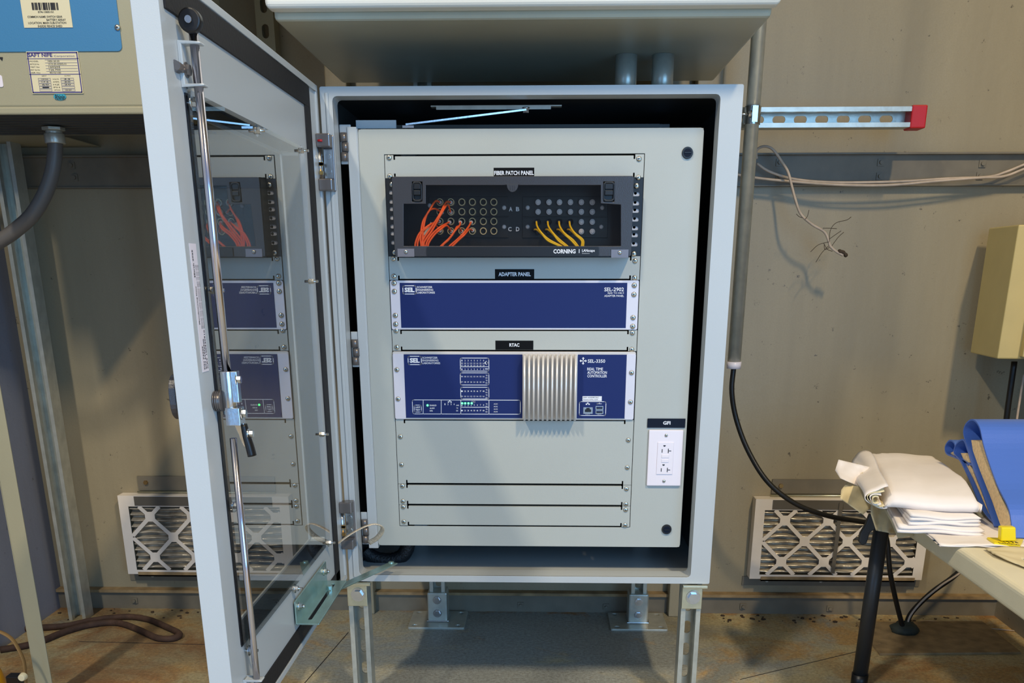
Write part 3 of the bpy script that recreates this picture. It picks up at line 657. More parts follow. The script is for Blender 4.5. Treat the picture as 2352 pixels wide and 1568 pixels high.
sg(1371, 927, 1382, 927, .0008); sg(1374, 927, 1378, 924.5, .0006); a = oY(Yt, 1372, 927); outline(q, circ(a.x, a.z, .001, 8), .0008, Yt)
ptext(q, 'ETH F', Yt, 1345, 950, 1355, 952, 0); ptext(q, 'USB A', Yt, 1371, 950, 1381, 952, 0)
q.build('lettering', 'white', fr_)
a = oY(Yt, 1338, 909.5); b = oY(Yt, 1382, 920.5); k = MB().box(a.x, b.x, Yt, FY, b.z, a.z).build('sticker', 'white', fr_)
q = MB(); ptext(q, 'DEV: 63350RTAC', Yt-.0003, 1340, 911, 1375, 914, 0); ptext(q, 'Password:No.1234', Yt-.0003, 1340, 916, 1373, 918.6, 0); q.build('lettering', 'ink', k)
a = oY(Yt, 1340, 935); b = oY(Yt, 1361, 950); q = MB(); q.box(a.x, b.x, Yt-.0008, FY, b.z, a.z); q.cur = 1; mx_ = (a.x+b.x)/2
q.plate([(a.x+.003, b.z+.0035), (b.x-.003, b.z+.0035), (b.x-.003, a.z-.004), (mx_+.004, a.z-.004), (mx_+.003, a.z-.001), (mx_-.003, a.z-.001), (mx_-.004, a.z-.004), (a.x+.003, a.z-.004)], [], XZ(Yt-.0012), .0006)
q.build('network_port', ['zinc', 'black'], fr_)
for y0_ in (932, 941.5):
    a = oY(Yt, 1368, y0_); b = oY(Yt, 1385.5, y0_+8.5); q = MB(); q.box(a.x, b.x, Yt-.0008, FY, b.z, a.z); q.cur = 1; q.box(a.x+.0015, b.x-.0015, Yt-.0011, Yt, b.z+.0015, a.z-.0015); q.cur = 2; q.box(a.x+.0025, b.x-.0025, Yt-.0016, Yt, a.z-.0035, a.z-.002)
    q.build('usb_port', ['zinc', 'black', 'blue'], fr_)
a = oY(Yt, 1349, 839); b = oY(Yt, 1394, 881)
MB().plate([(a.x, a.z), (b.x, a.z), (b.x, b.z), (a.x, b.z)], [], XZ(Yt+.0002), .0001).build('glossy_badge', mat_ := 'blue', fr_)
for xx, ys in ((RX0+.0075, (848, 915)), (RX1-.0085, (855, 922))):
    for y in ys: screw(xx, AY-.001, oY(SF, 910 if xx < .3 else 1450, y).z, rc, .0048)

# ---- power outlet on the swing frame
a = oY(SF-.006, 1491, 986); b = oY(SF-.006, 1570, 1116)
ol = thing('power_outlet', 'white duplex power outlet with ground fault buttons on the cabinet inner panel', 'outlet', ((a.x+b.x)/2, SF, b.z))
x0_, x1_, z0_, z1_ = a.x, a.x+.0695, b.z, b.z+.1145
MB().box(x0_, x1_, SF-.0065, SF-.0002, z0_, z1_).build('cover_plate', 'plate', ol, .002, 3)
xm, zm = (x0_+x1_)/2, (z0_+z1_)/2
MB().box(xm-.0165, xm+.0165, SF-.0082, SF-.0065, zm-.033, zm+.033).build('receptacle_face', 'plate', ol, .001)
q = MB(); Yo = SF-.0086
for s_ in (1, -1):
    zc_ = zm+.0195*s_-.002
    q.box(xm-.0075, xm-.006, Yo, Yo+.0008, zc_-.0055, zc_+.0015); q.box(xm+.005, xm+.0065, Yo, Yo+.0008, zc_-.0065, zc_+.0025); q.box(xm+.0065, xm+.0115, Yo, Yo+.0008, zc_-.0027, zc_-.0013)
    q.plate([(xm-.0025+.0025*math.cos(k*PI/6)*1.0, zc_+.0095-.003*math.sin(k*PI/6)) for k in range(7)], [], XZ(Yo), .0008)
q.build('socket_slots', 'ink', ol)
for s_ in (1, -1): MB().box(xm-.0075, xm+.0075, SF-.0094, SF-.0082, zm+.0045*s_-.0034, zm+.0045*s_+.0034).build('reset_button' if s_ < 0 else 'test_button', 'plate', ol, .0006)
for z in (z0_+.0105, z1_-.0105): screw(xm, SF-.0065, z, ol, .0032)

# ---- loom and things in the cabinet
P = [oY(.14, x, y) for x, y in ((838, 1262), (850, 1275), (872, 1284), (900, 1286), (925, 1275), (938, 1250), (940, 1225))]
o = MB().tube(catmull(P, 8), .016, 14, jit=.03).build('cable_loom', 'sock'); tag(o, 'thick black braided cable loom curling in the lower left corner inside the open cabinet', 'cable')
q = MB(); a = oY(.09, 990, 243); b = oY(.09, 1290, 243)
q.box(a.x, b.x, .085, .105, 1.193, 1.195); q.box(a.x+.01, b.x-.02, .085, .0865, 1.188, 1.193); q.build('stay_track', 'galv', cab)
q = MB(); a = oY(.085, 1208, 252); b = oY(.06, 932, 287); q.bar((b.x, .058, b.z), (a.x, .088, a.z), .012, .003); q.box(b.x-.005, b.x+.016, .05, .062, b.z-.006, b.z-.002)
hexbolt(q, (a.x, .088, a.z+.004), (0, 0, -1), .006, .009); q.build('stay_arm', 'zinc', cab)

# ================================================================ DOOR
XF = -.006; XO = -.0365; DY0, DY1 = -.752, -.006; DZ0, DZ1 = .296, 1.2165
w0, w1, v0, v1 = -.699, -.166, .424, 1.0925
YZ = lambda x, s=1: (lambda a, b, t: (x+t*s, a, b))
q = MB(); q.plate(rrect(DY0, DY1, DZ0, DZ1, .004, 2), [rrect(w0, w1, v0, v1, .012, 4)], YZ(XO), XF-XO)
door = q.build('door', 'grey', cab, .0075, 4)
for mdf in door.modifiers: mdf.limit_method = 'ANGLE'; mdf.width = .007
# raised rim along top, hinge side and bottom
q = MB()
for a0, a1, b0, b1 in ((DY0+.012, DY1, DZ1-.012, DZ1-.002), (DY0+.012, DY1, DZ0+.002, DZ0+.012), (DY1-.012, DY1, DZ0+.012, DZ1-.012)): q.box(XF-.001, XF+.0035, a0, a1, b0, b1)
q.build('rim', 'grey', door, .001)
q = MB(); gz0, gz1 = .338, 1.178; gy = -.088
for a0, a1, b0, b1 in ((DY0+.014, gy+.022, gz1-.008, DZ1-.013), (gy-.016, gy+.022, gz0-.02, gz1-.008), (DY0+.014, gy+.022, DZ0+.013, gz0+.0)): q.box(XF-.001, XF+.0025, a0, a1, b0, b1)
q.build('gasket', 'rubber', door, .001)
q = MB(); q.box(XF-.002, XF+.004, DY0+.05, DY0+.0535, DZ0+.05, DZ1-.06); q = MB()
for a0, a1, b0, b1 in ((w0-.002, w1+.002, v1-.001, v1+.003), (w0-.002, w1+.002, v0-.003, v0+.001), (w0-.003, w0+.007, v0, v1), (w1-.001, w1+.003, v0, v1)): q.box(XO+.001, XF+.0015, a0, a1, b0, b1)
q.build('window_seal', 'seal', door)
q = MB(); q.box(XO+.0005, XO+.0035, w0+.004, w1-.001, v1-.006, v1-.0012); q.box(XO+.0005, XO+.0035, w1-.007, w1-.001, v0+.004, v1-.006); q.box(XO+.0005, XO+.0035, w0+.004, w1-.001, v0+.0012, v0+.005)
q.build('window_trim', 'grey', door)
q = MB(); q.plate(rrect(w0+.001, w1+.014, v0-.006, v1+.006, .004, 2), [], YZ(XF+.0028), .0035); q.build('window_pane', 'pane', door)
for x, y in ((430, 236), (580, 300), (684, 346), (707, 646), (732, 997), (748, 1246), (670, 1351), (563, 1493), (527, 1160), (482, 667)):
    p = oX(XF, x, y); q = MB(); q.cyl((XF-.016, p.y, p.z), (XF+.018, p.y, p.z), .0022, 10); q.cyl((XF+.005, p.y, p.z), (XF+.0062, p.y, p.z), .0078, 18); q.cyl((XF+.0062, p.y, p.z), (XF+.011, p.y, p.z), .0048, 6, None, False)
    q.build('window_stud', 'zinc', door)
# lock rods
XR = .011
u = [oX(XR, x, y) for x, y in ((440, 55), (441, 120), (488, 900))]; yr = -.700
q = MB(); q.cyl((XR, yr, 1.158), (XR, yr, .775), .0052, 16); rod = q.build('lock_rod', 'chrome', door)
q = MB(); q.cyl((XR, yr-.0115, 1.165), (XR, yr+.001, 1.165), .0125, 28); q.build('roller', 'black', rod, .002)
q = MB(); q.cyl((XR, yr-.0115, 1.165), (XR, yr-.0145, 1.165), .0038, 12); q.build('roller_pin', 'zinc', rod)
q = MB(); q.cyl((XR, yr, .705), (XR, yr, .335), .0045, 16); q.build('lock_rod', 'chrome', door)
for zc_, nm in ((1.123, 0), (.352, 1)):
    q = MB(); q.box(XF+.0015, XF+.0045, yr-.008, yr+.008, zc_-.022, zc_+.022); q.box(XF+.0015, XR+.009, yr-.008, yr+.008, zc_+.0195, zc_+.022); q.box(XF+.0015, XR+.009, yr-.008, yr+.008, zc_-.022, zc_-.0195)
    q.build('rod_guide', 'grey', door, .002)
q = MB()
for k in range(7): q.cyl((XF+.0005+.0, yr-.014-.0017*k, 1.118), (XF+.0005+.0, yr-.0150-.0017*k, 1.118), .006, 14)
q.cyl((XF+.003, yr+.012, 1.118), (XF+.003, yr-.026, 1.118), .0045, 12); hexbolt(q, (XF+.0045, yr, 1.118), (1, 0, 0), .006, .005); q.build('guide_bolt', 'hinge', door)
# latch and handle
zl = .752
q = MB(); q.cyl((XF, yr-.006, zl), (XF+.010, yr-.006, zl), .0115, 20); 
for k in range(4): q.cyl((XF+.001+.0025*k, yr-.006, zl), (XF+.0022+.0025*k, yr-.006, zl), .0125, 20)
q.build('latch_nut', 'hinge', door)
q = MB(); q.cyl((XR, yr, .735), (XR, yr, .788), .009, 20); q.box(XR+.002, XR+.014, yr-.006, yr+.006, .75, .788)
hexbolt(q, (XR+.012, yr-.003, .778), (1, 0, 0), .005, .006); q.box(XR-.004, XR+.014, yr-.010, yr+.012, .722, .744); hexbolt(q, (XR+.014, yr, .736), (1, 0, 0), .0058, .006)
q.bar((XR+.006, yr+.002, .73), (XR+.017, yr+.006, .695), .012, .004, (0, 1, 0)); hexbolt(q, (XR+.018, yr+.004, .710), (1, 0, 0), .005, .007)
q.build('latch_cam', 'zinc', door, .0008)
q = MB(); q.tube(catmull([(XR+.014, yr+.004, .722), (XR+.016, yr+.004, .708), (XR+.019, yr+.004, .694), (XR+.021, yr+.004, .682)], 5), lambda s: .0058+.0022*s*(2-s), 14, flat=.7); q.build('cam_grip', 'black', door)
q = MB(); a = rrect(-.748, -.700, .733, .787, .02, 6); q.plate(a, [], YZ(XO-.010), .008); q.cyl((XO, -.724, .76), (XO-.004, -.724, .76), .012, 18); q.build('outer_handle', 'smoke', door, .003)
# stickers on the stile
ys0, ys1 = -.738, -.716
q = MB(); q.box(XF+.0001, XF+.0006, ys0, ys1, .79, .935); s = q.build('sticker', 'plate', door)
q = MB(); fn = lambda yy: (lambda a, b: (XF+.0009, yy-b, a))
def vt(txt, za, zb, yc, h): text(q, txt, za, zb, 0, h, lambda a, b: (XF+.0009, yc-b, a), .02)
vt('Manufacturing Date', .845, .888, ys0+.008, .0035); vt('March 2025', .898, .928, ys0+.008, .0035)
for k in range(3): vt('Material steel rated enclosure type 12 use only', .84, .912, ys0+.0135+.004*k, .0022)
for k, (s_, zb) in enumerate((('P/N 74309', .82), ('S/N 33470500', .828), ('CAT 100330910', .838))): vt(s_, .793, zb, ys0+.009+.0055*k, .0034)
q.build('lettering', 'ink', s)
# hinges between door and cabinet
for ya, yb in ((310, 440), (1148, 1254)):
    z1_ = oY(-.005, 735, ya).z; z0_ = oY(-.005, 760, yb).z
    q = MB(); q.box(-.006, .019, -.030, -.004, z1_-.022, z1_); q.box(-.006, .019, -.030, -.004, z0_, z0_+.020); q.box(.003, .021, -.006, -.002, z0_, z1_); q.build('hinge_bracket', 'hinge', cab, .002)
    q = MB(); q.box(.0025, .0175, -.0085, -.006, z0_+.022, z1_-.024)
    for zz in (z0_+.034, z1_-.036): q.cyl((.010, -.0085, zz), (.010, -.0115, zz), .0052, 14)
    q.cyl((-.004, -.016, z0_+.018), (-.004, -.016, z1_-.02), .005, 14); q.build('hinge_pin', 'zinc', cab)
    q = MB(); q.cyl((-.002, -.0305, z1_-.012), (.006, -.0315, z1_-.012), .002, 8) if ya == 310 else None
    if ya == 310: q.build('hinge_release_pin', 'red', cab)
    q = MB()
    for zz in (z0_+.045, z0_+.03, z1_-.05): q.box(-.004, .003, -.0245, -.021, zz-.003, zz+.003)
    q.build('hinge_clip', 'brass', cab)
# stay on the door foot
q = MB(); q.plate([(-.43, .352), (-.195, .352), (-.195, .392), (-.43, .392)], [], YZ(XF+.003), .0025)
q.plate([(XF+.003, -.43), (.036, -.43), (.036, -.195), (XF+.003, -.195)], [rrect(.012, .019, -.41, -.215, .0034, 3)], lambda a, b, t: (a, b, .352+t), .0025)
sb = q.build('stay_bracket', 'tzinc', door, .0008)
for yy in (-.41, -.215):
    q = MB(); hexbolt(q, (XF+.0055, yy, .378), (1, 0, 0), .0058, .006, .004, .003); q.build('bolt', 'zinc', door)
pA = Vector((.0155, -.25, .350)); pB = oY(.0, 903, 1294); pB = Vector((pB.x, .004, pB.z))
q = MB(); q.bar(pA, pB, .019, .0028); q.cyl((pA.x, pA.y, pA.z+.012), (pA.x, pA.y, pA.z-.008), .006, 6, None, False); q.cyl((pB.x-.004, pB.y-.004, pB.z-.004), (pB.x-.004, pB.y-.004, pB.z+.004), .006, 14)
q.build('stay_arm', 'tzinc', cab, .0005)
# earth braid
bp = [oY(-.045, 772, 1308), oY(-.05, 766, 1285), oY(-.055, 769, 1258), oY(-.055, 790, 1237), oY(-.04, 825, 1215), oY(-.03, 855, 1204), oY(-.02, 874, 1207), oY(-.01, 878, 1218), oY(0, 866, 1235), oY(.01, 848, 1246)]
o = MB().tube(catmull(bp, 8), .0052, 10, flat=.32).build('ground_braid', 'braid'); tag(o, 'flat tinned ground braid looping from the door to the cabinet hinge side', 'cable')

# ================================================================ UPPER ENCLOSURE
uy = -.1; a = oY(uy, 622, 46); b = oY(uy, 1780, 33); ux0, ux1, uz = a.x, b.x, (a.z+b.z)/2
up = thing('wall_enclosure', 'large grey steel enclosure mounted above the open cabinet, underside showing', 'cabinet', ((ux0+ux1)/2, .19, uz))
MB().box(ux0+.003, ux1-.003, uy+.01, .478, uz, uz+.75).build('body', 'tanbox', up, .006)
MB().box(ux0-.002, ux1+.004, uy-.028, uy+.009, uz+.010, uz+.77).build('door', 'greyu_lit', up, .009, 4)
for x, y in ((1437, 185), (1521, 187)):
    p = oY(.20, x, y); c_ = thing('conduit_nipple', '', 'conduit', (p.x, .2, ZT), 'conduit hubs between the enclosures')
    q = MB(); q.cyl((p.x, .2, ZT+.0005), (p.x, .2, uz-.0003), .021, 24); q.build('pipe', 'galv', c_)
    q = MB(); q.cyl((p.x, .2, ZT+.0005), (p.x, .2, ZT+.010), .03, 28); q.cyl((p.x, .2, ZT+.010), (p.x, .2, ZT+.016), .026, 28); q.build('lock_ring', 'zinc', c_, .0015)
    c_['label'] = 'short metal conduit hub on the open cabinet top, %s one of the pair' % ('left' if x < 1500 else 'right')

# ================================================================ CONDUIT + CABLES ON THE RIGHT
cy_ = .452
pt = oY(cy_, 1737, 150); pb = oY(cy_, 1686, 832); xx = (pt.x+pb.x)/2; rr = .0155
cd = thing('vertical_conduit', 'vertical galvanised pipe conduit beside the right edge of the open cabinet', 'conduit', (pb.x, cy_, pb.z))
q = MB(); q.cyl((pt.x+.004, cy_, 3.58), (pb.x, cy_, pb.z), rr, 28); q.build('pipe', 'galv', cd)
q = MB(); q.cyl((pb.x, cy_, pb.z+.002), (pb.x, cy_, pb.z-.014), .0175, 24, .0165); q.build('end_bushing', 'plate', cd)
xz_ = pb.x+(pt.x-pb.x)*.9; q = MB(); q.cyl((xz_, cy_, zc-.018), (xz_, cy_, zc+.018), rr+.0022, 28, None, True, False); q.box(xz_-.006, xz_+.006, cy_-.028, cy_-.014, zc-.016, zc+.016); hexbolt(q, (xz_-.007, cy_-.021, zc), (-1, 0, 0), .0055, .006, .02, .0025)
q.build('pipe_clamp', 'zinc', cd)
pp_ = [pb-Vector((0, 0, .012)), oY(cy_, 1681, 900), oY(cy_, 1692, 965), oY(cy_-.02, 1720, 1038), oY(cy_-.05, 1765, 1108), oY(cy_-.06, 1830, 1158), oY(cy_-.05, 1905, 1185), oY(cy_-.02, 1975, 1197), oY(cy_, 2015, 1205), oY(cy_, 2036, 1235), oY(cy_, 2044, 1310), oY(cy_+.01, 2058, 1380), oY(cy_+.02, 2074, 1442)]
o = MB().tube(catmull(pp_, 8), .0062, 12).build('power_cable', 'cable'); tag(o, 'thick black cable leaving the vertical pipe and curving down to the floor gland', 'cable')
# cables from the floor gland to the right
pp_ = [oY(.49, 2080, 1438), oY(.49, 2095, 1405), oY(.49, 2140, 1360), oY(.5, 2200, 1315), oY(.5, 2262, 1240), oY(.5, 2300, 1080), oY(.5, 2312, 960), oY(.5, 2330, 830)]
o = MB().tube(catmull(pp_, 8), .007, 10).build('power_cable', 'cable'); tag(o, 'black cable rising from the floor gland behind the table to the tan box', 'cable')
pp_ = [oY(.48, 2082, 1440), oY(.48, 2092, 1412), oY(.48, 2120, 1378), oY(.48, 2160, 1345), oY(.5, 2230, 1290), oY(.5, 2310, 1150), oY(.5, 2336, 960), oY(.5, 2352, 860)]
o = MB().tube(catmull(pp_, 8), .0028, 8).build('thin_cable', 'wirew'); tag(o, 'thin pale cable following the black cable up behind the table', 'cable')
pp_ = [oZ(.004, 2090, 1432), oZ(.003, 2130, 1425), oZ(.003, 2190, 1432), oZ(.003, 2250, 1440), oZ(.003, 2330, 1448)]
o = MB().tube(catmull(pp_, 6), .0014, 6).build('thin_wire', 'wirew'); tag(o, 'thin loose wire lying on the floor plate to the right of the gland', 'wire')
fpz = thing('floor_cover_plate', 'thin steel cover plate screwed to the floor around the cable gland', 'plate', (1.36, .44, 0))
A = [oZ(.0, *p) for p in ((1965, 1432), (2020, 1505), (2345, 1502), (2255, 1430))]
MB().plate([(p.x, p.y) for p in A], [], lambda a, b, t: (a, b, t), .006).build('plate', 'rust', fpz, .001)
for x, y in ((2021, 1478), (2172, 1480)):
    p = oZ(.004, x, y); MB().dome((p.x, p.y, .004), (0, 0, 1), .006, .003).build('screw_head', 'rust', fpz)
p = oZ(.004, 2076, 1452); q = MB(); q.v
def blob(c, rx, ry, rz, n=18, k=10, jit=.12):
    m = MB(); vs = []
    for j in range(k+1):
        for i in range(n):
            a_ = 2*PI*i/n; b_ = -PI/2+PI*j/k; s_ = 1+random.uniform(-jit, jit); vs.append((c[0]+rx*math.cos(a_)*math.cos(b_)*s_, c[1]+ry*math.sin(a_)*math.cos(b_)*s_, max(c[2]-rz*.3, c[2]+rz*math.sin(b_)*s_)))
    m.add(vs, [(j*n+i, j*n+(i+1) % n, (j+1)*n+(i+1) % n, (j+1)*n+i) for j in range(k) for i in range(n)], True); return m
o = blob((p.x, p.y, .012), .037, .030, .024).build('cable_gland', 'putty'); tag(o, 'lump of dark sealing putty where the cables enter the floor', 'cable gland')

# white cables on the right wall
WYc = .612
def wire(nm, lab, P, r, m_='wirew', g=None, cat='cable'):
    o = MB().tube(catmull(P, 8), r, 8).build(nm, m_); return tag(o, lab, cat, g)
wire('white_cable', 'white cable sagging along the wall rail, starting higher of the pair', [oY(.60, 1738, 375), oY(.60, 1770, 395), oY(.60, 1830, 412), oY(.595, 1920, 419), oY(.595, 2060, 417), oY(.60, 2180, 410), oY(.61, 2270, 406), oY(.615, 2310, 395), oY(.62, 2352, 378), oY(.62, 2420, 350)], .0030, 'wirew', 'white cables on the wall')
wire('white_cable', 'white cable sagging along the wall rail, starting lower of the pair', [oY(.60, 1690, 400), oY(.60, 1735, 408), oY(.60, 1800, 415), oY(.59, 1920, 424), oY(.588, 2040, 425), oY(.59, 2150, 416), oY(.60, 2250, 408), oY(.607, 2305, 405), oY(.61, 2352, 388), oY(.61, 2420, 362)], .0030, 'wirew', 'white cables on the wall')
hw = thing('hanging_cable', 'stripped white cable hanging loose below the wall rail with frayed dark end', 'cable', (1.08, .58, .9))
hp = [oY(.60, 1738, 365), oY(.60, 1738, 345), oY(.59, 1755, 336), oY(.58, 1775, 343), oY(.575, 1795, 370), oY(.575, 1810, 395), oY(.57, 1818, 425), oY(.56, 1828, 462), oY(.555, 1840, 492), oY(.55, 1865, 515), oY(.55, 1893, 532), oY(.548, 1903, 552), oY(.545, 1907, 565), oY(.54, 1920, 577), oY(.54, 1936, 586)]
MB().tube(catmull(hp, 6), .0031, 8).build('jacket', 'wirew', hw)
q = MB(); q.tube(catmull([oY(.54, 1925, 576), oY(.54, 1938, 580), oY(.54, 1945, 589)], 4), .004, 7, jit=.3)
for P in ([(1905, 560), (1907, 530), (1920, 512), (1945, 505), (1955, 498)], [(1905, 555), (1880, 562), (1862, 578)], [(1906, 562), (1888, 580), (1874, 602)], [(1908, 568), (1925, 545), (1938, 533)], [(1908, 566), (1895, 573), (1893, 560)], [(1890, 524), (1905, 524), (1922, 525)], [(1843, 500), (1835, 497), (1829, 491)], [(1850, 503), (1855, 495), (1858, 482)], [(1912, 577), (1900, 572), (1892, 558)], [(1906, 548), (1920, 538), (1932, 530)]):
    q.tube(catmull([oY(.545, *p_) for p_ in P], 5), .0007, 5)
q.build('frayed_strands', 'web', hw)

# tan junction box on the right
jb = thing('junction_box', 'tan steel junction box on the right wall, above the blue binders', 'box', (1.55, .5, .7))
A = [oY(.47, 2318, 518), oY(.47, 2281, 820)]
x0_ = (A[0].x+A[1].x)/2
q = MB(); q.obox((x0_+.1, .50, (A[0].z+A[1].z)/2), (.1, -.012, 0), (.006, .09, 0), (0, 0, (A[0].z-A[1].z)/2)); q.build('body', 'jbox', jb, .003)
q = MB(); q.obox((x0_+.13, .395, (A[0].z+A[1].z)/2+.004), (.09, -.012, 0), (.0015, .012, 0), (0, 0, (A[0].z-A[1].z)/2-.002)); q.build('cover', 'jbox', jb, .002)

# ================================================================ AIR FILTERS
def air_filter(x0, z0, lab, seed):
    fw, fh = .466, .222; random.seed(seed)
    f = thing('air_filter', lab, 'filter', (x0+fw/2, WY, z0), 'pleated wall air filters'); yf = .612
    q = MB(); fr = .026
    q.plate([(x0, z0), (x0+fw, z0), (x0+fw, z0+fh), (x0, z0+fh)], [[(x0+fr, z0+.012), (x0+fw-fr, z0+.012), (x0+fw-fr, z0+fh-.030), (x0+fr, z0+fh-.030)]], XZ(yf), .0015)
    q.box(x0, x0+.002, yf+.0017, WY-.001, z0, z0+fh); q.box(x0+fw-.002, x0+fw, yf+.0017, WY-.001, z0, z0+fh); q.box(x0+.0025, x0+fw-.0025, yf+.0017, WY-.001, z0+fh-.002, z0+fh); q.box(x0+.0025, x0+fw-.0025, yf+.0017, WY-.001, z0, z0+.002)
    q.build('frame', 'filter', f)
    X0, X1, Z0, Z1 = x0+fr, x0+fw-fr, z0+.012, z0+fh-.030; q = MB(); st_ = .0575; zr = [Z1-.028, Z1-.028-st_, Z1-.028-2*st_]
    xa = X0+.018
    def clip(p, d):
        lo, hi = -1e9, 1e9
        for c_, dc, mn, mx in ((p[0], d[0], X0, X1), (p[1], d[1], Z0, Z1)):
            t0, t1 = sorted(((mn-c_)/dc, (mx-c_)/dc)); lo = max(lo, t0); hi = min(hi, t1)
        return (lo, hi) if hi > lo else None
    for k in range(-6, 10):
        for d in ((1, 1), (1, -1)):
            p = (xa+.038+k*2*st_, zr[0]); r_ = clip(p, d)
            if r_:
                a = Vector((p[0]+d[0]*r_[0], yf+.0008, p[1]+d[1]*r_[0])); b = Vector((p[0]+d[0]*r_[1], yf+.0008, p[1]+d[1]*r_[1])); q.bar(a, b, .0105, .0012, (0, 1, 0))
    for j in range(3):
        for k in range(-2, 9):
            c_ = (xa+.038+(k*2+(j % 2))*st_, zr[j])
            if X0+.012 < c_[0] < X1-.012: q.plate([(c_[0]+.0145*math.cos(PI/8+i*PI/4), c_[1]+.0145*math.sin(PI/8+i*PI/4)) for i in range(8)], [], XZ(yf-.0002), .0014)
    q.build('lattice', 'filter', f)
    q = MB(); nx, nz = 40, 90; vs = []
    for i in range(nz+1):
        for j in range(nx+1):
            z = Z0+(Z1-Z0)*i/nz; x = X0+(X1-X0)*j/nx
            ph = 2*PI*i/nz*11+.35*math.sin(j*.35+i*.05)+.2*math.sin(j*.9); vs.append((x, yf+.013+.0085*math.cos(ph)+.0012*math.sin(j*1.3+i*.4), z))
    q.add(vs, [(i*(nx+1)+j, i*(nx+1)+j+1, (i+1)*(nx+1)+j+1, (i+1)*(nx+1)+j) for i in range(nz) for j in range(nx)], True); q.build('pleated_media', 'media', f)
    hp_ = x0+.045
    q = MB(); q.box(hp_, x0+fw-.045, yf-.002, yf-.0004, z0+fh-.027, z0+fh-.002); q.build('clamp_bar', 'filtb', f)
    q = MB(); q.box(hp_+.002, x0+fw-.043, WY-.006, WY-.001, z0+fh+.008, z0+fh+.047); q.build('hinge_plate', 'girt', f)
    q = MB(); q.cyl((hp_, .64, z0+fh+.004), (x0+fw-.043, .64, z0+fh+.004), .003, 8); q.build('hinge_barrel', 'yzinc', f)
    q = MB(); q.box(x0+.03, x0+fw-.02, yf-.004, WY-.001, z0-.005, z0-.001); q.box(x0+.03, x0+fw-.02, yf-.004, yf-.002, z0-.005, z0+.007); q.build('lower_channel', 'rust', f)
    q = MB(); q.box(x0-.012, x0+fw+.01, WY-.003, WY, z0-.03, z0-.004); q.build('lower_flange', 'girt', f)
    for dx in (.055, fw/2-.03, fw-.06):
        q = MB(); q.cyl((x0+dx, WY-.003, z0-.014), (x0+dx, WY-.010, z0-.014), .005, 6, None, False); q.build('bolt', 'galv', f)
    q = MB(); q.cyl((x0+.07, WY-.006, z0+fh+.03), (x0+.07, WY-.012, z0+fh+.03), .006, 6, None, False); q.build('bolt', 'brass', f)
    return f
air_filter(.972, .1085, 'pleated air filter with lattice front low on the wall right of the cabinet', 1)
q_f = air_filter(-.747, .1085, 'pleated air filter with lattice front low on the wall, half behind the glazed door', 2)
q = MB(); a = oY(.60, 1934, 1155); b = oY(.60, 1914, 1318); q.bar((a.x, .606, a.z), (b.x, .606, b.z), .010, .002, (0, 1, 0)); o = q.build('strap', 'filtb'); tag(o, 'dark upright strap crossing the middle of the right wall filter', 'strap')

# ================================================================ BATTERY CHARGER
CX1 = -.278; CZ = oY(0, 200, 246).z; cz_ = lambda x, y: oY(0, x, y)
bc = thing('battery_charger', 'cream battery charger cabinet with a blue front panel at the upper left', 'charger', (-.52, .2, 0))
MB().box(-.80, CX1, 0, .38, CZ, CZ+.75).build('body', 'cream', bc, .004)
MB().box(-.80, CX1, -.004, .002, CZ-.012, CZ+.001).build('lower_lip', 'cream', bc, .003)
q = MB(); 
for k in range(9): q.box(-.77, CX1-.02, .05+.034*k, .066+.034*k, CZ-.004, CZ-.0003)
q.build('bottom_louvres', 'dark', bc)
p = cz_(282, 118); q = MB(); q.plate(rrect(-.86, p.x, p.z, p.z+.5, .008, 4), [], XZ(-.002), .0018); fpn = q.build('front_panel', 'cblue', bc, .0005)
p = cz_(271, 64); screw(p.x, -.002, p.z, bc, .005)
def quad(mb, P, y): mb.add([(p_[0], y, p_[1]) for p_ in P], [(0, 1, 2, 3)])
A = P2(-.0026, [(50, 0), (163, 1), (168, 67), (56, 64)]); zt = A[0][1]; 
q = MB(); q.plate([(A[3][0], A[3][1]), (A[2][0], A[3][1]), (A[2][0], zt+.02), (A[3][0], zt+.02)], [], XZ(-.0032), .001); s = q.build('sticker', 'stick', fpn)
q = MB(); Yb = -.0036
for k in range(38):
    if random.random() < .78:
        a = oY(Yb, 72+k*1.63, 6); b = oY(Yb, 72+k*1.63+random.choice((.7, 1.0, 1.3)), 23); q.add([(a.x, Yb, b.z), (b.x, Yb, b.z), (b.x, Yb, a.z), (a.x, Yb, a.z)], [(0, 1, 2, 3)])
ptext(q, '074-1000101', Yb, 87, 25, 123, 30, .01); ptext(q, 'COMMON NAME: SWITCH GEAR', Yb, 63, 36, 143, 41, .01); ptext(q, 'BATTERY ARRAY', Yb, 107, 43, 151, 48, .01); ptext(q, 'LOCATION: MAIN SUB-STATION', Yb, 65, 50, 152, 55, .01); ptext(q, 'INSIDE FENCE SHED', Yb, 87, 57.5, 143, 62.5, .01)
q.build('lettering', 'ink', s)
a = cz_(68, 119); b = cz_(190, 215); lx, rx_ = cz_(72, 167).x-.003, cz_(190, 167).x-.003
q = MB().box(lx, rx_, -.0022, -.0004, b.z, a.z); s = q.build('nameplate', 'stick', bc)
q = MB(); Yb = -.0026; outline(q, [(lx+.002, b.z+.002), (rx_-.002, b.z+.002), (rx_-.002, a.z-.002), (lx+.002, a.z-.002)], .0018, Yb)
dx = rx_-lx; H_ = a.z-b.z; X_ = lambda f_: lx+dx*f_; Z_ = lambda f_: b.z+H_*f_
f2 = lambda p_, q_: (p_, Yb, q_)
text(q, 'SAFT NIFE', X_(.03), X_(.50), Z_(.87), Z_(.965), f2, .03); text(q, 'Corporation', X_(.53), X_(.93), Z_(.86), Z_(.91), f2, 0)
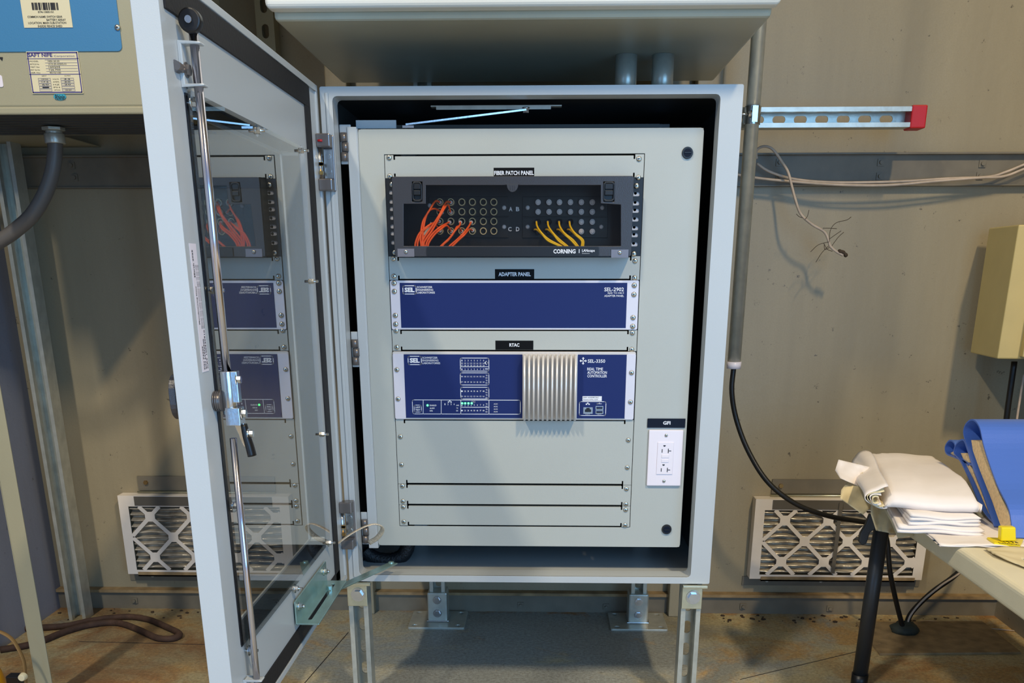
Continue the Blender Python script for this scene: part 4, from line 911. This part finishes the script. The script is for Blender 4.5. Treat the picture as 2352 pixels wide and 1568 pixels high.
seg(q, X_(0), Z_(.83), X_(1), Z_(.83), .0009, Yb); seg(q, X_(0), Z_(.46), X_(1), Z_(.46), .001, Yb)
for k in range(5): seg(q, X_(.34), Z_(.80-.068*k), X_(.96), Z_(.80-.068*k), .0004, Yb)
for k in range(5):
    for xa_, xb_ in ((.16, .40), (.60, .85)): outline(q, [(X_(xa_), Z_(.06+.065*k)), (X_(xb_), Z_(.06+.065*k)), (X_(xb_), Z_(.105+.065*k)), (X_(xa_), Z_(.105+.065*k))], .0004, Yb)
q.build('lettering', 'inkb', s)
q = MB()
for k, (l_, r_) in enumerate((('MODEL', 'NEA 60-20'), ('ARTICLE No', '1010-30-43502-01'), ('TEST No', '160205'), ('MAT No No', '126.700'), ('SER No', '4010/100'))):
    z = .775-.068*k; text(q, l_, X_(.04), X_(.22), Z_(z-.02), Z_(z+.01), f2, 0); text(q, r_, X_(.40), X_(.62 if k != 1 else .75), Z_(z-.025), Z_(z+.015), f2, 0)
text(q, 'INPUT', X_(.24), X_(.33), Z_(.41), Z_(.435), f2, 0); text(q, 'OUTPUT', X_(.68), X_(.80), Z_(.41), Z_(.435), f2, 0)
for k, (l_, m__, r_) in enumerate((('', 'OPTION', '22/60'), ('1', 'PH', ''), ('60', 'HZ', '20'), ('17.5', 'AMPS', '20'), ('120/240', 'VOLTS', '33'))):
    z = .07+.065*k
    for s_, xa_, xb_ in ((l_, .22, .35), (m__, .44, .56), (r_, .66, .78)):
        if s_: text(q, s_, X_(xa_), X_(xb_), Z_(z), Z_(z+.028), f2, 0)
q.build('lettering', 'ink', s)
p = cz_(138, 222); q = MB(); q.plate([(p.x+.0115*math.cos(k*PI/8), p.z+.006*math.sin(k*PI/8)) for k in range(16)], [], XZ(-.0012), .001); s = q.build('logo_mark', 'teal', bc)
q = MB(); ptext(q, 'Rhinin', -.0016, 127, 217, 149, 229, .02); q.build('lettering', 'ink', s)
p = cz_(9, 200); q = MB().plate(rrect(p.x-.05, p.x, p.z, p.z+.019, .003, 3), [], XZ(-.0012), .001).build('sticker', 'plate', bc)
q = MB(); a_, b_ = cz_(-3, 134), cz_(7, 133); q.plate([(a_.x, a_.z+.002), (b_.x, b_.z+.001), (a_.x+.006, a_.z-.004)], [], XZ(-.0011), .001); q.build('pen_mark', 'ink', bc)
for x_ in (-.71, ): 
    q = MB(); q.box(-.708, -.672, .0, .003, 0, CZ); q.box(-.708, -.705, .0, .036, 0, CZ); q.build('stand_leg', 'cream', bc, .001)
p0_, p1_ = oY(.42, -60, 305), oY(.42, 128, 305)
q = MB(); q.plate([(p0_.x-.1, p0_.z-.004), (p1_.x, p0_.z-.004), (p1_.x, p0_.z+.002), (p1_.x-.10, p0_.z+.022), (p0_.x-.1, p0_.z+.032)], [rrect(p1_.x-.20+.06*k, p1_.x-.155+.06*k, p0_.z+.003, p0_.z+.012, .001, 1) for k in (0, 1)], XZ(.40), .003); q.box(-.9, p1_.x, .38, .648, p0_.z-.005, p0_.z-.003); q.build('mounting_bracket', 'cream', bc)
fx_ = thing('flexible_conduit', 'grey flexible conduit curving down from under the battery charger', 'conduit', tuple(oY(.2, 127, 330)))
c0 = oZ(CZ-.012, 127, 300); Yq = .2
pts = [oY(Yq, 127, 312), oY(Yq, 126, 350), oY(Yq, 120, 395), oY(Yq, 103, 445), oY(Yq, 75, 492), oY(Yq, 40, 525), oY(Yq, 0, 553), oY(Yq, -60, 585), oY(Yq, -130, 600)]
q = MB(); cc = catmull(pts, 14); q.tube(cc, .0145, 16); q.build('jacket', 'flex', fx_)
q = MB(); a = oY(Yq, 127, 325); q.cyl((a.x, Yq, a.z-.004), (a.x, Yq, a.z+.014), .0195, 16); q.cyl((a.x, Yq, a.z+.014), (a.x, Yq, CZ-.0125), .016, 20); q.cyl((a.x, Yq, a.z+.02), (a.x, Yq, a.z+.026), .022, 6, None, False); q.build('fitting', 'galv', fx_, .001)

# ================================================================ FLOOR THINGS LEFT
def fl(x, y, z=.008): return oZ(z, x, y)
pp_ = [fl(-120, 1455), fl(0, 1447), fl(60, 1443), fl(150, 1437), fl(215, 1424), fl(290, 1416), fl(340, 1422), fl(380, 1438), fl(412, 1455), fl(395, 1466), fl(360, 1464), fl(320, 1446), fl(270, 1430), fl(210, 1434), fl(150, 1450), fl(100, 1470), fl(60, 1482), fl(0, 1492)]
o = MB().tube(catmull(pp_, 8), .0085, 10, jit=.05).build('rusty_cable', 'hose'); tag(o, 'rusty brown cable loop lying on the floor in the left corner', 'cable')
p = oZ(.02, -20, 1600)
yb_ = thing('yellow_container', 'rounded yellow container with a tan strap at the bottom left corner', 'container', (p.x-.05, p.y-.02, 0))
c = Vector((p.x-.042, p.y-.02, .0)); q = MB(); rg = [(0, 0), (.072, 0), (.078, .01), (.08, .05), (.076, .075), (.062, .098), (.04, .112), (.018, .118), (0, .119)]
vs = []; n = 32
for r_, z in rg: vs += [(c.x+r_*math.cos(2*PI*i/n), c.y+r_*math.sin(2*PI*i/n), z) for i in range(n)]
q.add(vs, [(j*n+i, j*n+(i+1) % n, (j+1)*n+(i+1) % n, (j+1)*n+i) for j in range(len(rg)-1) for i in range(n)], True); q.build('body', 'ybody', yb_)
S = [(-40, 1440), (-15, 1446), (10, 1455), (30, 1470), (45, 1495), (55, 1520), (58, 1545), (60, 1580)]
q = MB(); q.tube(catmull([oY(c.y-.03, *s_) for s_ in S], 6), .006, 8, flat=.4); q.build('strap', 'tan', yb_)
a = oY(c.y-.035, 55, 1552); q = MB(); q.cyl((a.x, a.y, a.z), (a.x, a.y-.012, a.z), .009, 16, .007); q.build('knob', 'stick', yb_, .001)
a = oY(c.y-.02, 32, 1560); q = MB(); q.box(a.x-.016, a.x+.012, a.y-.004, a.y+.02, a.z-.03, a.z+.008); q.build('buckle', 'black', yb_, .002)

# ================================================================ TABLE
TZ = .455; TX = 1.120
tb = thing('folding_table', 'cream plastic folding table with black tubular leg at the lower right', 'table', (1.4, -.3, 0))
q = MB(); q.box(TX, 1.63, -1.05, .20, TZ-.045, TZ-.0005); q.build('tabletop', 'table', tb, .010, 4)
lx_, ly_ = 1.140, .134
q = MB(); q.cyl((lx_, ly_, TZ-.046), (lx_-.006, ly_, .03), .0165, 20); lg = q.build('leg', 'leg', tb)
q = MB(); q.cyl((lx_-.006, ly_, 0), (lx_-.006, ly_, .035), .0185, 20); q.build('foot_cap', 'black', lg)
q = MB(); q.cyl((1.56, ly_, TZ-.046), (1.57, ly_, 0.0), .0165, 16); q.build('leg', 'leg', tb)
for x_ in (lx_, 1.56):
    q = MB(); q.cyl((x_, -.9, TZ-.046), (x_, -.9, 0.0), .0165, 16); q.build('leg', 'leg', tb)
q = MB(); q.cyl((lx_, ly_, TZ-.06), (1.56, ly_, TZ-.06), .011, 14); q.build('cross_bar', 'leg', tb)
q = MB(); P = P2(.12, [(1998, 1180), (2012, 1182), (2010, 1215), (1998, 1222), (1990, 1248), (1980, 1252), (1972, 1243), (1976, 1225), (1988, 1205)]); q.plate(P, [], XZ(.118), .012); q.build('leg_latch', 'leg', tb, .002)

# ---- paper piles
def sheetstack(nm, lab, corners, z0, h, n, m_, group=None, curl=.012, seed=1, droop=None, cat='papers', front=0, fill=.46):
    """pile of folded sheets; corners = 4 ground XY points (left-back, right-back, right-front, left-front)"""
    random.seed(seed); C4 = [Vector((c_[0], c_[1], 0)) for c_ in corners]; nu, nv = 26, 12; q = MB()
    for k in range(n):
        z = z0+h*(k+.5)/n; th = h/n*fill; du = random.uniform(-.012, .012); dv = random.uniform(-.006, .006); ph = random.uniform(0, 6); vs = []
        for side in (1, -1):
            for j in range(nv+1):
                for i in range(nu+1):
                    u_, v_ = i/nu, j/nv; uu = u_*(1-abs(du)*2)+du; P_ = (C4[0].lerp(C4[1], uu)).lerp(C4[3].lerp(C4[2], uu), v_+dv)
                    e = max(0, 1-u_/.22); bulge = curl*(1+.5*math.sin(k+v_*5))*e**2*(.4+k/n)
                    zz = z+side*th*(1-.75*max(0, (u_-.96)/.04)) + bulge + .0012*math.sin(9*u_+ph+3*v_)+.0010*math.sin(17*v_+ph+5*u_)
                    if droop: zz -= droop*max(0, (.25-u_)/.25)**1.6
                    if front and side > 0: zz -= front*max(0, (v_-.62)/.38)**2*th*2+ .30*th*max(0, (.12-v_)/.12)**2
                    if front and side > 0: zz -= 1.1*th*max(0, (.10-u_)/.10)**2
                    if front: zz += .0016*math.sin(26*(u_+.55*v_))*math.exp(-((u_-.18-.35*v_)/.06)**2)
                    vs.append((P_.x, P_.y, max(zz, z0*.9995) if not droop else zz))
        N = (nu+1)*(nv+1); idx = lambda s_, j, i: s_*N+j*(nu+1)+i; fs = []
        for s_ in (0, 1):
            for j in range(nv):
                for i in range(nu): fs.append((idx(s_, j, i), idx(s_, j, i+1), idx(s_, j+1, i+1), idx(s_, j+1, i)))
        for i in range(nu):
            for j in (0, nv): fs.append((idx(0, j, i), idx(0, j, i+1), idx(1, j, i+1), idx(1, j, i)))
        for j in range(nv):
            for i in (0, nu): fs.append((idx(0, j, i), idx(0, j+1, i), idx(1, j+1, i), idx(1, j, i)))
        q.add(vs, fs, True)
    o = q.build(nm, m_); return tag(o, lab, cat, group)
def g(z, x, y): p_ = oZ(z, x, y); return (p_.x, p_.y)
z_ = TZ
zA = TZ+.0005
sheetstack('paper_sheets', 'loose cream sheets lying flat at the table edge under the folded drawings', [g(zA, 2085, 1190), g(zA, 2400, 1190), g(zA, 2400, 1262), g(zA, 2160, 1255)], zA+.0005, .003, 2, 'paper', None, .0, 3)
sheetstack('paper_sheets', 'tan worn sheet lying flat on the table below the yellow tape measure', [g(zA, 2260, 1262), g(zA, 2420, 1262), g(zA, 2440, 1340), g(zA, 2285, 1280)], zA+.003, .002, 1, 'paper2', None, .0, 5)
zB = TZ+.0042
sheetstack('folded_drawings', 'thin bundle of white folded drawings at the bottom of the paper pile', [g(zB, 2010, 1120), (1.225, .15), (1.19, -.235), g(zB, 2062, 1222)], zB, .011, 2, 'paper', 'folded drawings piled on the table', .003, 8)
zC = zB+.0125
sheetstack('folded_drawings', 'flat white folded drawings in the middle of the paper pile', [g(zC, 2000, 1090), (1.225, .17), (1.19, -.215), g(zC, 2088, 1205)], zC, .016, 3, 'paper', 'folded drawings piled on the table', .002, 9)
zD = zC+.018
sheetstack('folded_drawings', 'big bundle of white folded drawings on top of the paper pile', [g(zD+.03, 1985, 1042), (1.25, .20), (1.198, -.19), g(zD, 2030, 1166)], zD, .040, 1, 'paper', 'folded drawings piled on the table', .0, 10, None, 'papers', .62, .49)
# rolled folds at the left end of the top bundle
def rolled(lab, c0, c1, R, m_, seed, sq=.75):
    random.seed(seed); q = MB(); nu, nv = 22, 14; vs = []; c0, c1 = Vector(c0), Vector(c1)
    for s_ in (0, 1):
        for j in range(nv+1):
            v_ = j/nv; c_ = c0.lerp(c1, v_)
            for i in range(nu+1):
                a_ = PI*.42+PI*1.2*i/nu; rr_ = R*(1+.16*math.sin(3*a_+seed+2*v_)+.10*math.sin(9*v_+a_*2+seed))-s_*.0011
                vs.append(c_+Vector((rr_*math.cos(a_)*1.15, 0, rr_*math.sin(a_)*sq)))
    N = (nu+1)*(nv+1); ix = lambda s_, j, i: s_*N+j*(nu+1)+i; fs = []
    for s_ in (0, 1): fs += [(ix(s_, j, i), ix(s_, j, i+1), ix(s_, j+1, i+1), ix(s_, j+1, i)) for j in range(nv) for i in range(nu)]
    for j in range(nv):
        for i in (0, nu): fs.append((ix(0, j, i), ix(0, j+1, i), ix(1, j+1, i), ix(1, j, i)))
    for i in range(nu):
        for j in (0, nv): fs.append((ix(0, j, i), ix(0, j, i+1), ix(1, j, i+1), ix(1, j, i)))
    q.add(vs, fs, True); return tag(q.build('rolled_sheet', m_), lab, 'papers', 'rolled sheets at the end of the paper pile')
fb = oZ(zD+.02, 1984, 1056); ff = oZ(zD+.02, 2024, 1142)
for k, (R_, m_, lab) in enumerate(((.0255, 'paper', 'outermost white sheet curling round the left end of the top paper bundle'), (.0200, 'paper2', 'second cream sheet curled inside the left end of the top paper bundle'),
        (.0145, 'paper', 'third sheet curled inside the left end of the top paper bundle'), (.0090, 'paper2', 'innermost cream sheet curled at the left end of the top paper bundle'))):
    rolled(lab, fb+Vector((.004-.003*k, 0, 0)), ff+Vector((.002-.004*k, -.004*k, -.001*k)), R_, m_, 3+k)
# drooping tan sheets at the left end
def hang(nm, lab, poly, m_, y0, fold=.012, seed=0, group=None):
    random.seed(seed); q = MB(); L, R = poly; n = 14; k = 10; vs = []
    for s_ in (0, 1):
        for j in range(n+1):
            t_ = j/n
            fl_ = t_*(len(L)-1); i_ = min(int(fl_), len(L)-2); fr2 = fl_-i_
            a = Vector((*L[i_],)).lerp(Vector((*L[i_+1],)), fr2); b = Vector((*R[i_],)).lerp(Vector((*R[i_+1],)), fr2)
            for i in range(k+1):
                u_ = i/k; p_ = a.lerp(b, u_); y_ = y0+fold*(math.sin(u_*7+t_*3+seed)+.45*abs(math.sin(u_*13+t_*5+seed*2))+.25*math.sin(u_*31-t_*9))+.05*(1-t_)
                w_ = oY(y_+s_*.0012, p_.x, p_.y); vs.append(w_)
    N = (n+1)*(k+1); ix = lambda s_, j, i: s_*N+j*(k+1)+i; fs = []
    for s_ in (0, 1): fs += [(ix(s_, j, i), ix(s_, j, i+1), ix(s_, j+1, i+1), ix(s_, j+1, i)) for j in range(n) for i in range(k)]
    for j in range(n):
        for i in (0, k): fs.append((ix(0, j, i), ix(0, j+1, i), ix(1, j+1, i), ix(1, j, i)))
    for i in range(k):
        for j in (0, n): fs.append((ix(0, j, i), ix(0, j, i+1), ix(1, j, i+1), ix(1, j, i)))
    q.add(vs, fs, True); o = q.build(nm, m_); return tag(o, lab, 'papers', group)
hang('drooping_sheet', 'worn tan sheet corner with printed strip hanging lowest left off the pile', ([(1955, 1095), (1932, 1125), (1930, 1145)], [(2025, 1120), (2005, 1160), (1982, 1182)]), 'paper2', -.03, .008, 2)
hang('drooping_sheet', 'wide fan of tan creased sheets drooping over the table corner above the leg', ([(2000, 1145), (2000, 1180), (2012, 1218)], [(2060, 1160), (2065, 1195), (2056, 1226)]), 'paper2', -.06, .010, 4)
hang('drooping_sheet', 'pale creased sheet drooping over the table edge beneath the white bundles', ([(2025, 1160), (2045, 1195), (2062, 1236)], [(2105, 1180), (2130, 1205), (2136, 1222)]), 'paper2', -.10, .006, 6)
hang('crumpled_sheet', 'crumpled pale sheet sticking out at the left end of the top bundle', ([(1926, 1055), (1918, 1080), (1930, 1098)], [(2010, 1075), (2022, 1105), (2028, 1142)]), 'paper', .0, .010, 7)

# ---- binders
def binder(lab, cover, pages, w_, X=1.265, zmin=None):
    """cover: closed strip of photo points along the end profile; extruded along X"""
    pts = [oX(X, *p_) for p_ in cover]; zmin = zmin or TZ+.006
    for p_ in pts: p_.z = max(p_.z, zmin)
    c_ = pts[0]; t_ = thing('ring_binder', lab, 'binder', (X, min(p_.y for p_ in pts), TZ+.003), 'blue binders on the paper pile')
    outer = [(p_.y, p_.z) for p_ in pts]; cc = Vector((sum(p_[0] for p_ in outer)/len(outer), sum(p_[1] for p_ in outer)/len(outer)))
    q = MB(); th = .003; n = len(outer); L = []; 
    sm = catmull([Vector((a_, b_, 0)) for a_, b_ in outer], 5)
    for i, p_ in enumerate(sm):
        d_ = (sm[min(i+1, len(sm)-1)]-sm[max(i-1, 0)]).normalized(); nn = Vector((-d_.y, d_.x, 0)); L.append((p_, p_+nn*th))
    vs = []
    for x_ in (X, X+w_):
        for a_, b_ in L: vs += [(x_, a_.x, a_.y), (x_, b_.x, b_.y)]
    m_ = len(L); N = 2*m_; fs = []
    for i in range(m_-1):
        fs += [(2*i, 2*i+2, N+2*i+2, N+2*i), (2*i+1, 2*i+3, N+2*i+3, N+2*i+1)]
        for o_ in (0, N): fs.append((o_+2*i, o_+2*i+1, o_+2*i+3, o_+2*i+2))
    fs += [(0, 1, N+1, N), (2*m_-2, 2*m_-1, N+2*m_-1, N+2*m_-2)]
    q.add(vs, fs); q.build('cover', 'binder', t_)
    for k, P_ in enumerate(pages):
        P_ = [oX(X+.006, *p_) for p_ in P_]; q = MB()
        for p_ in P_: p_.z = max(p_.z, zmin+.001)
        q.plate([(p_.y, p_.z) for p_ in P_], [], lambda a_, b_, t__: (X+.006+.004*k+t__, a_, b_), w_-.03); q.build('pages', 'pages', t_, .001)
    return t_
binder('large blue ring binder with wide cover facing the room, nearest of the three', [(2282, 1215), (2262, 1150), (2236, 1075), (2222, 1030), (2212, 995), (2218, 972), (2234, 962), (2250, 980), (2262, 1030), (2290, 1110), (2318, 1170), (2326, 1236)],
       [[(2298, 1208), (2278, 1150), (2250, 1080), (2234, 1035), (2230, 1010), (2246, 1012), (2262, 1060), (2292, 1130), (2318, 1185), (2320, 1210)]], .33, 1.232)
binder('blue ring binder squeezed in the middle of the three', [(2282, 1242), (2255, 1170), (2225, 1100), (2205, 1060), (2190, 1040), (2196, 1018), (2212, 1008), (2222, 1030), (2238, 1080), (2266, 1150)],
       [[(2290, 1232), (2262, 1160), (2238, 1105), (2215, 1060), (2206, 1040), (2218, 1040), (2232, 1080), (2258, 1145), (2280, 1200), (2298, 1232)]], .29, 1.236)
binder('smaller blue ring binder behind the others, lying on the white drawings', [(2240, 1110), (2215, 1085), (2190, 1070), (2172, 1050), (2170, 1025), (2180, 1010), (2192, 1016), (2198, 1040), (2222, 1080)],
       [[(2232, 1100), (2205, 1080), (2186, 1060), (2182, 1040), (2190, 1036), (2205, 1060), (2232, 1095)]], .28, 1.24, .545)
# yellow tape / ruler piece
ty = thing('tape_measure', 'yellow plastic tape piece with black markings on the sheets by the blue binder', 'tape', tuple(oZ(TZ+.005, 2310, 1252)))
A = [oY(-.272, *p_) for p_ in ((2292, 1206), (2325, 1206), (2326, 1238), (2291, 1238))]
q = MB(); q.plate([(p_.x, p_.z) for p_ in A], [], XZ(-.286), .014); q.build('body', 'tape', ty, .002)
a = oZ(TZ+.004, 2268, 1240); b = oZ(TZ+.004, 2345, 1256)
q = MB(); P = [g(TZ+.004, *p_) for p_ in ((2266, 1238), (2350, 1242), (2342, 1258), (2283, 1251))]; q.plate(P, [], lambda a_, b_, t_: (a_, b_, TZ+.004+t_), .004); q.build('blade', 'tape', ty, .001)
q = MB()
for k in range(14):
    p_ = oZ(TZ+.0083, 2295+k*3.4, 1246+k*.35); q.box(p_.x-.0004, p_.x+.0004, p_.y-.004, p_.y+(0 if k % 3 else .004), TZ+.0081, TZ+.0084)
text(q, '1 2 3 4', oZ(TZ+.0083, 2305, 1244).x, oZ(TZ+.0083, 2335, 1244).x, oZ(TZ+.0083, 2320, 1247).y, oZ(TZ+.0083, 2320, 1243).y, lambda a_, b_: (a_, b_, TZ+.0084), .02)
q.build('markings', 'ink', ty)

# ================================================================ LIGHT
def lamp(name, loc, sx, sy, power, col, lab):
    t_ = thing('ceiling_lamp', lab, 'lamp', loc, 'ceiling lamps')
    q = MB(); q.box(loc[0]-sx/2-.03, loc[0]+sx/2+.03, loc[1]-sy/2-.03, loc[1]+sy/2+.03, loc[2]+.02, 3.6); q.build('housing', 'cap', t_, .004)
    L = bpy.data.lights.new(name, 'AREA'); L.shape = 'RECTANGLE'; L.size = sx; L.size_y = sy; L.energy = power; L.color = col
    o = bpy.data.objects.new(name, L); COL.objects.link(o); o.location = (loc[0], loc[1], loc[2]+.015); return o
lamp('ceiling_light', (-.95, -2.50, 3.35), .12, .5, 43, (1, .90, .72), 'long ceiling lamp on the left')
lamp('ceiling_light', (1.58, -2.40, 3.35), .12, .5, 52, (1, .80, .50), 'long ceiling lamp on the right')
# daylight entering through the open front of the shed
L = bpy.data.lights.new('daylight_opening', 'AREA'); L.shape = 'RECTANGLE'; L.size = 2.3; L.size_y = 2.0; L.energy = 36; L.color = (.24, .56, 1)
o = bpy.data.objects.new('daylight_opening', L); COL.objects.link(o); o.location = (2.1, -3.3, 1.2); o.rotation_euler = (PI/2, 0, .35)
L = bpy.data.lights.new('added_blue_fill', 'AREA'); L.shape = 'RECTANGLE'; L.size = .9; L.size_y = 1.0; L.energy = 6; L.color = (.16, .50, 1)  # added fill lamp that makes the cabinet door bluer, not a real doorway
o = bpy.data.objects.new('added_blue_fill', L); COL.objects.link(o); o.location = (-1.3, -2.9, .75)
o.rotation_euler = (Vector((-.1, -.6, .8))-Vector(o.location)).to_track_quat('-Z', 'Y').to_euler()
w = bpy.data.worlds.new('World'); bpy.context.scene.world = w; w.use_nodes = True; nt = w.node_tree; bg = nt.nodes['Background']
bg.inputs['Color'].default_value = (.52, .66, .95, 1); bg.inputs['Strength'].default_value = .22

# ================================================================ CAMERA
cam = bpy.data.cameras.new('Camera'); co = bpy.data.objects.new('Camera', cam); COL.objects.link(co)
R_ = Matrix((RT, UP, -FW)).transposed(); co.matrix_world = Matrix.Translation(CAM) @ R_.to_4x4()
cam.sensor_fit = 'HORIZONTAL'; cam.sensor_width = 36; cam.lens = FPX/2352*36; cam.shift_x = (1176-PX)/2352; cam.shift_y = (PY-784)/2352
cam.clip_start = .02; cam.clip_end = 50
sc = bpy.context.scene; sc.camera = co
sc.view_settings.view_transform = 'Standard'; sc.view_settings.look = 'None'; sc.view_settings.exposure = 1.0; sc.view_settings.gamma = 1
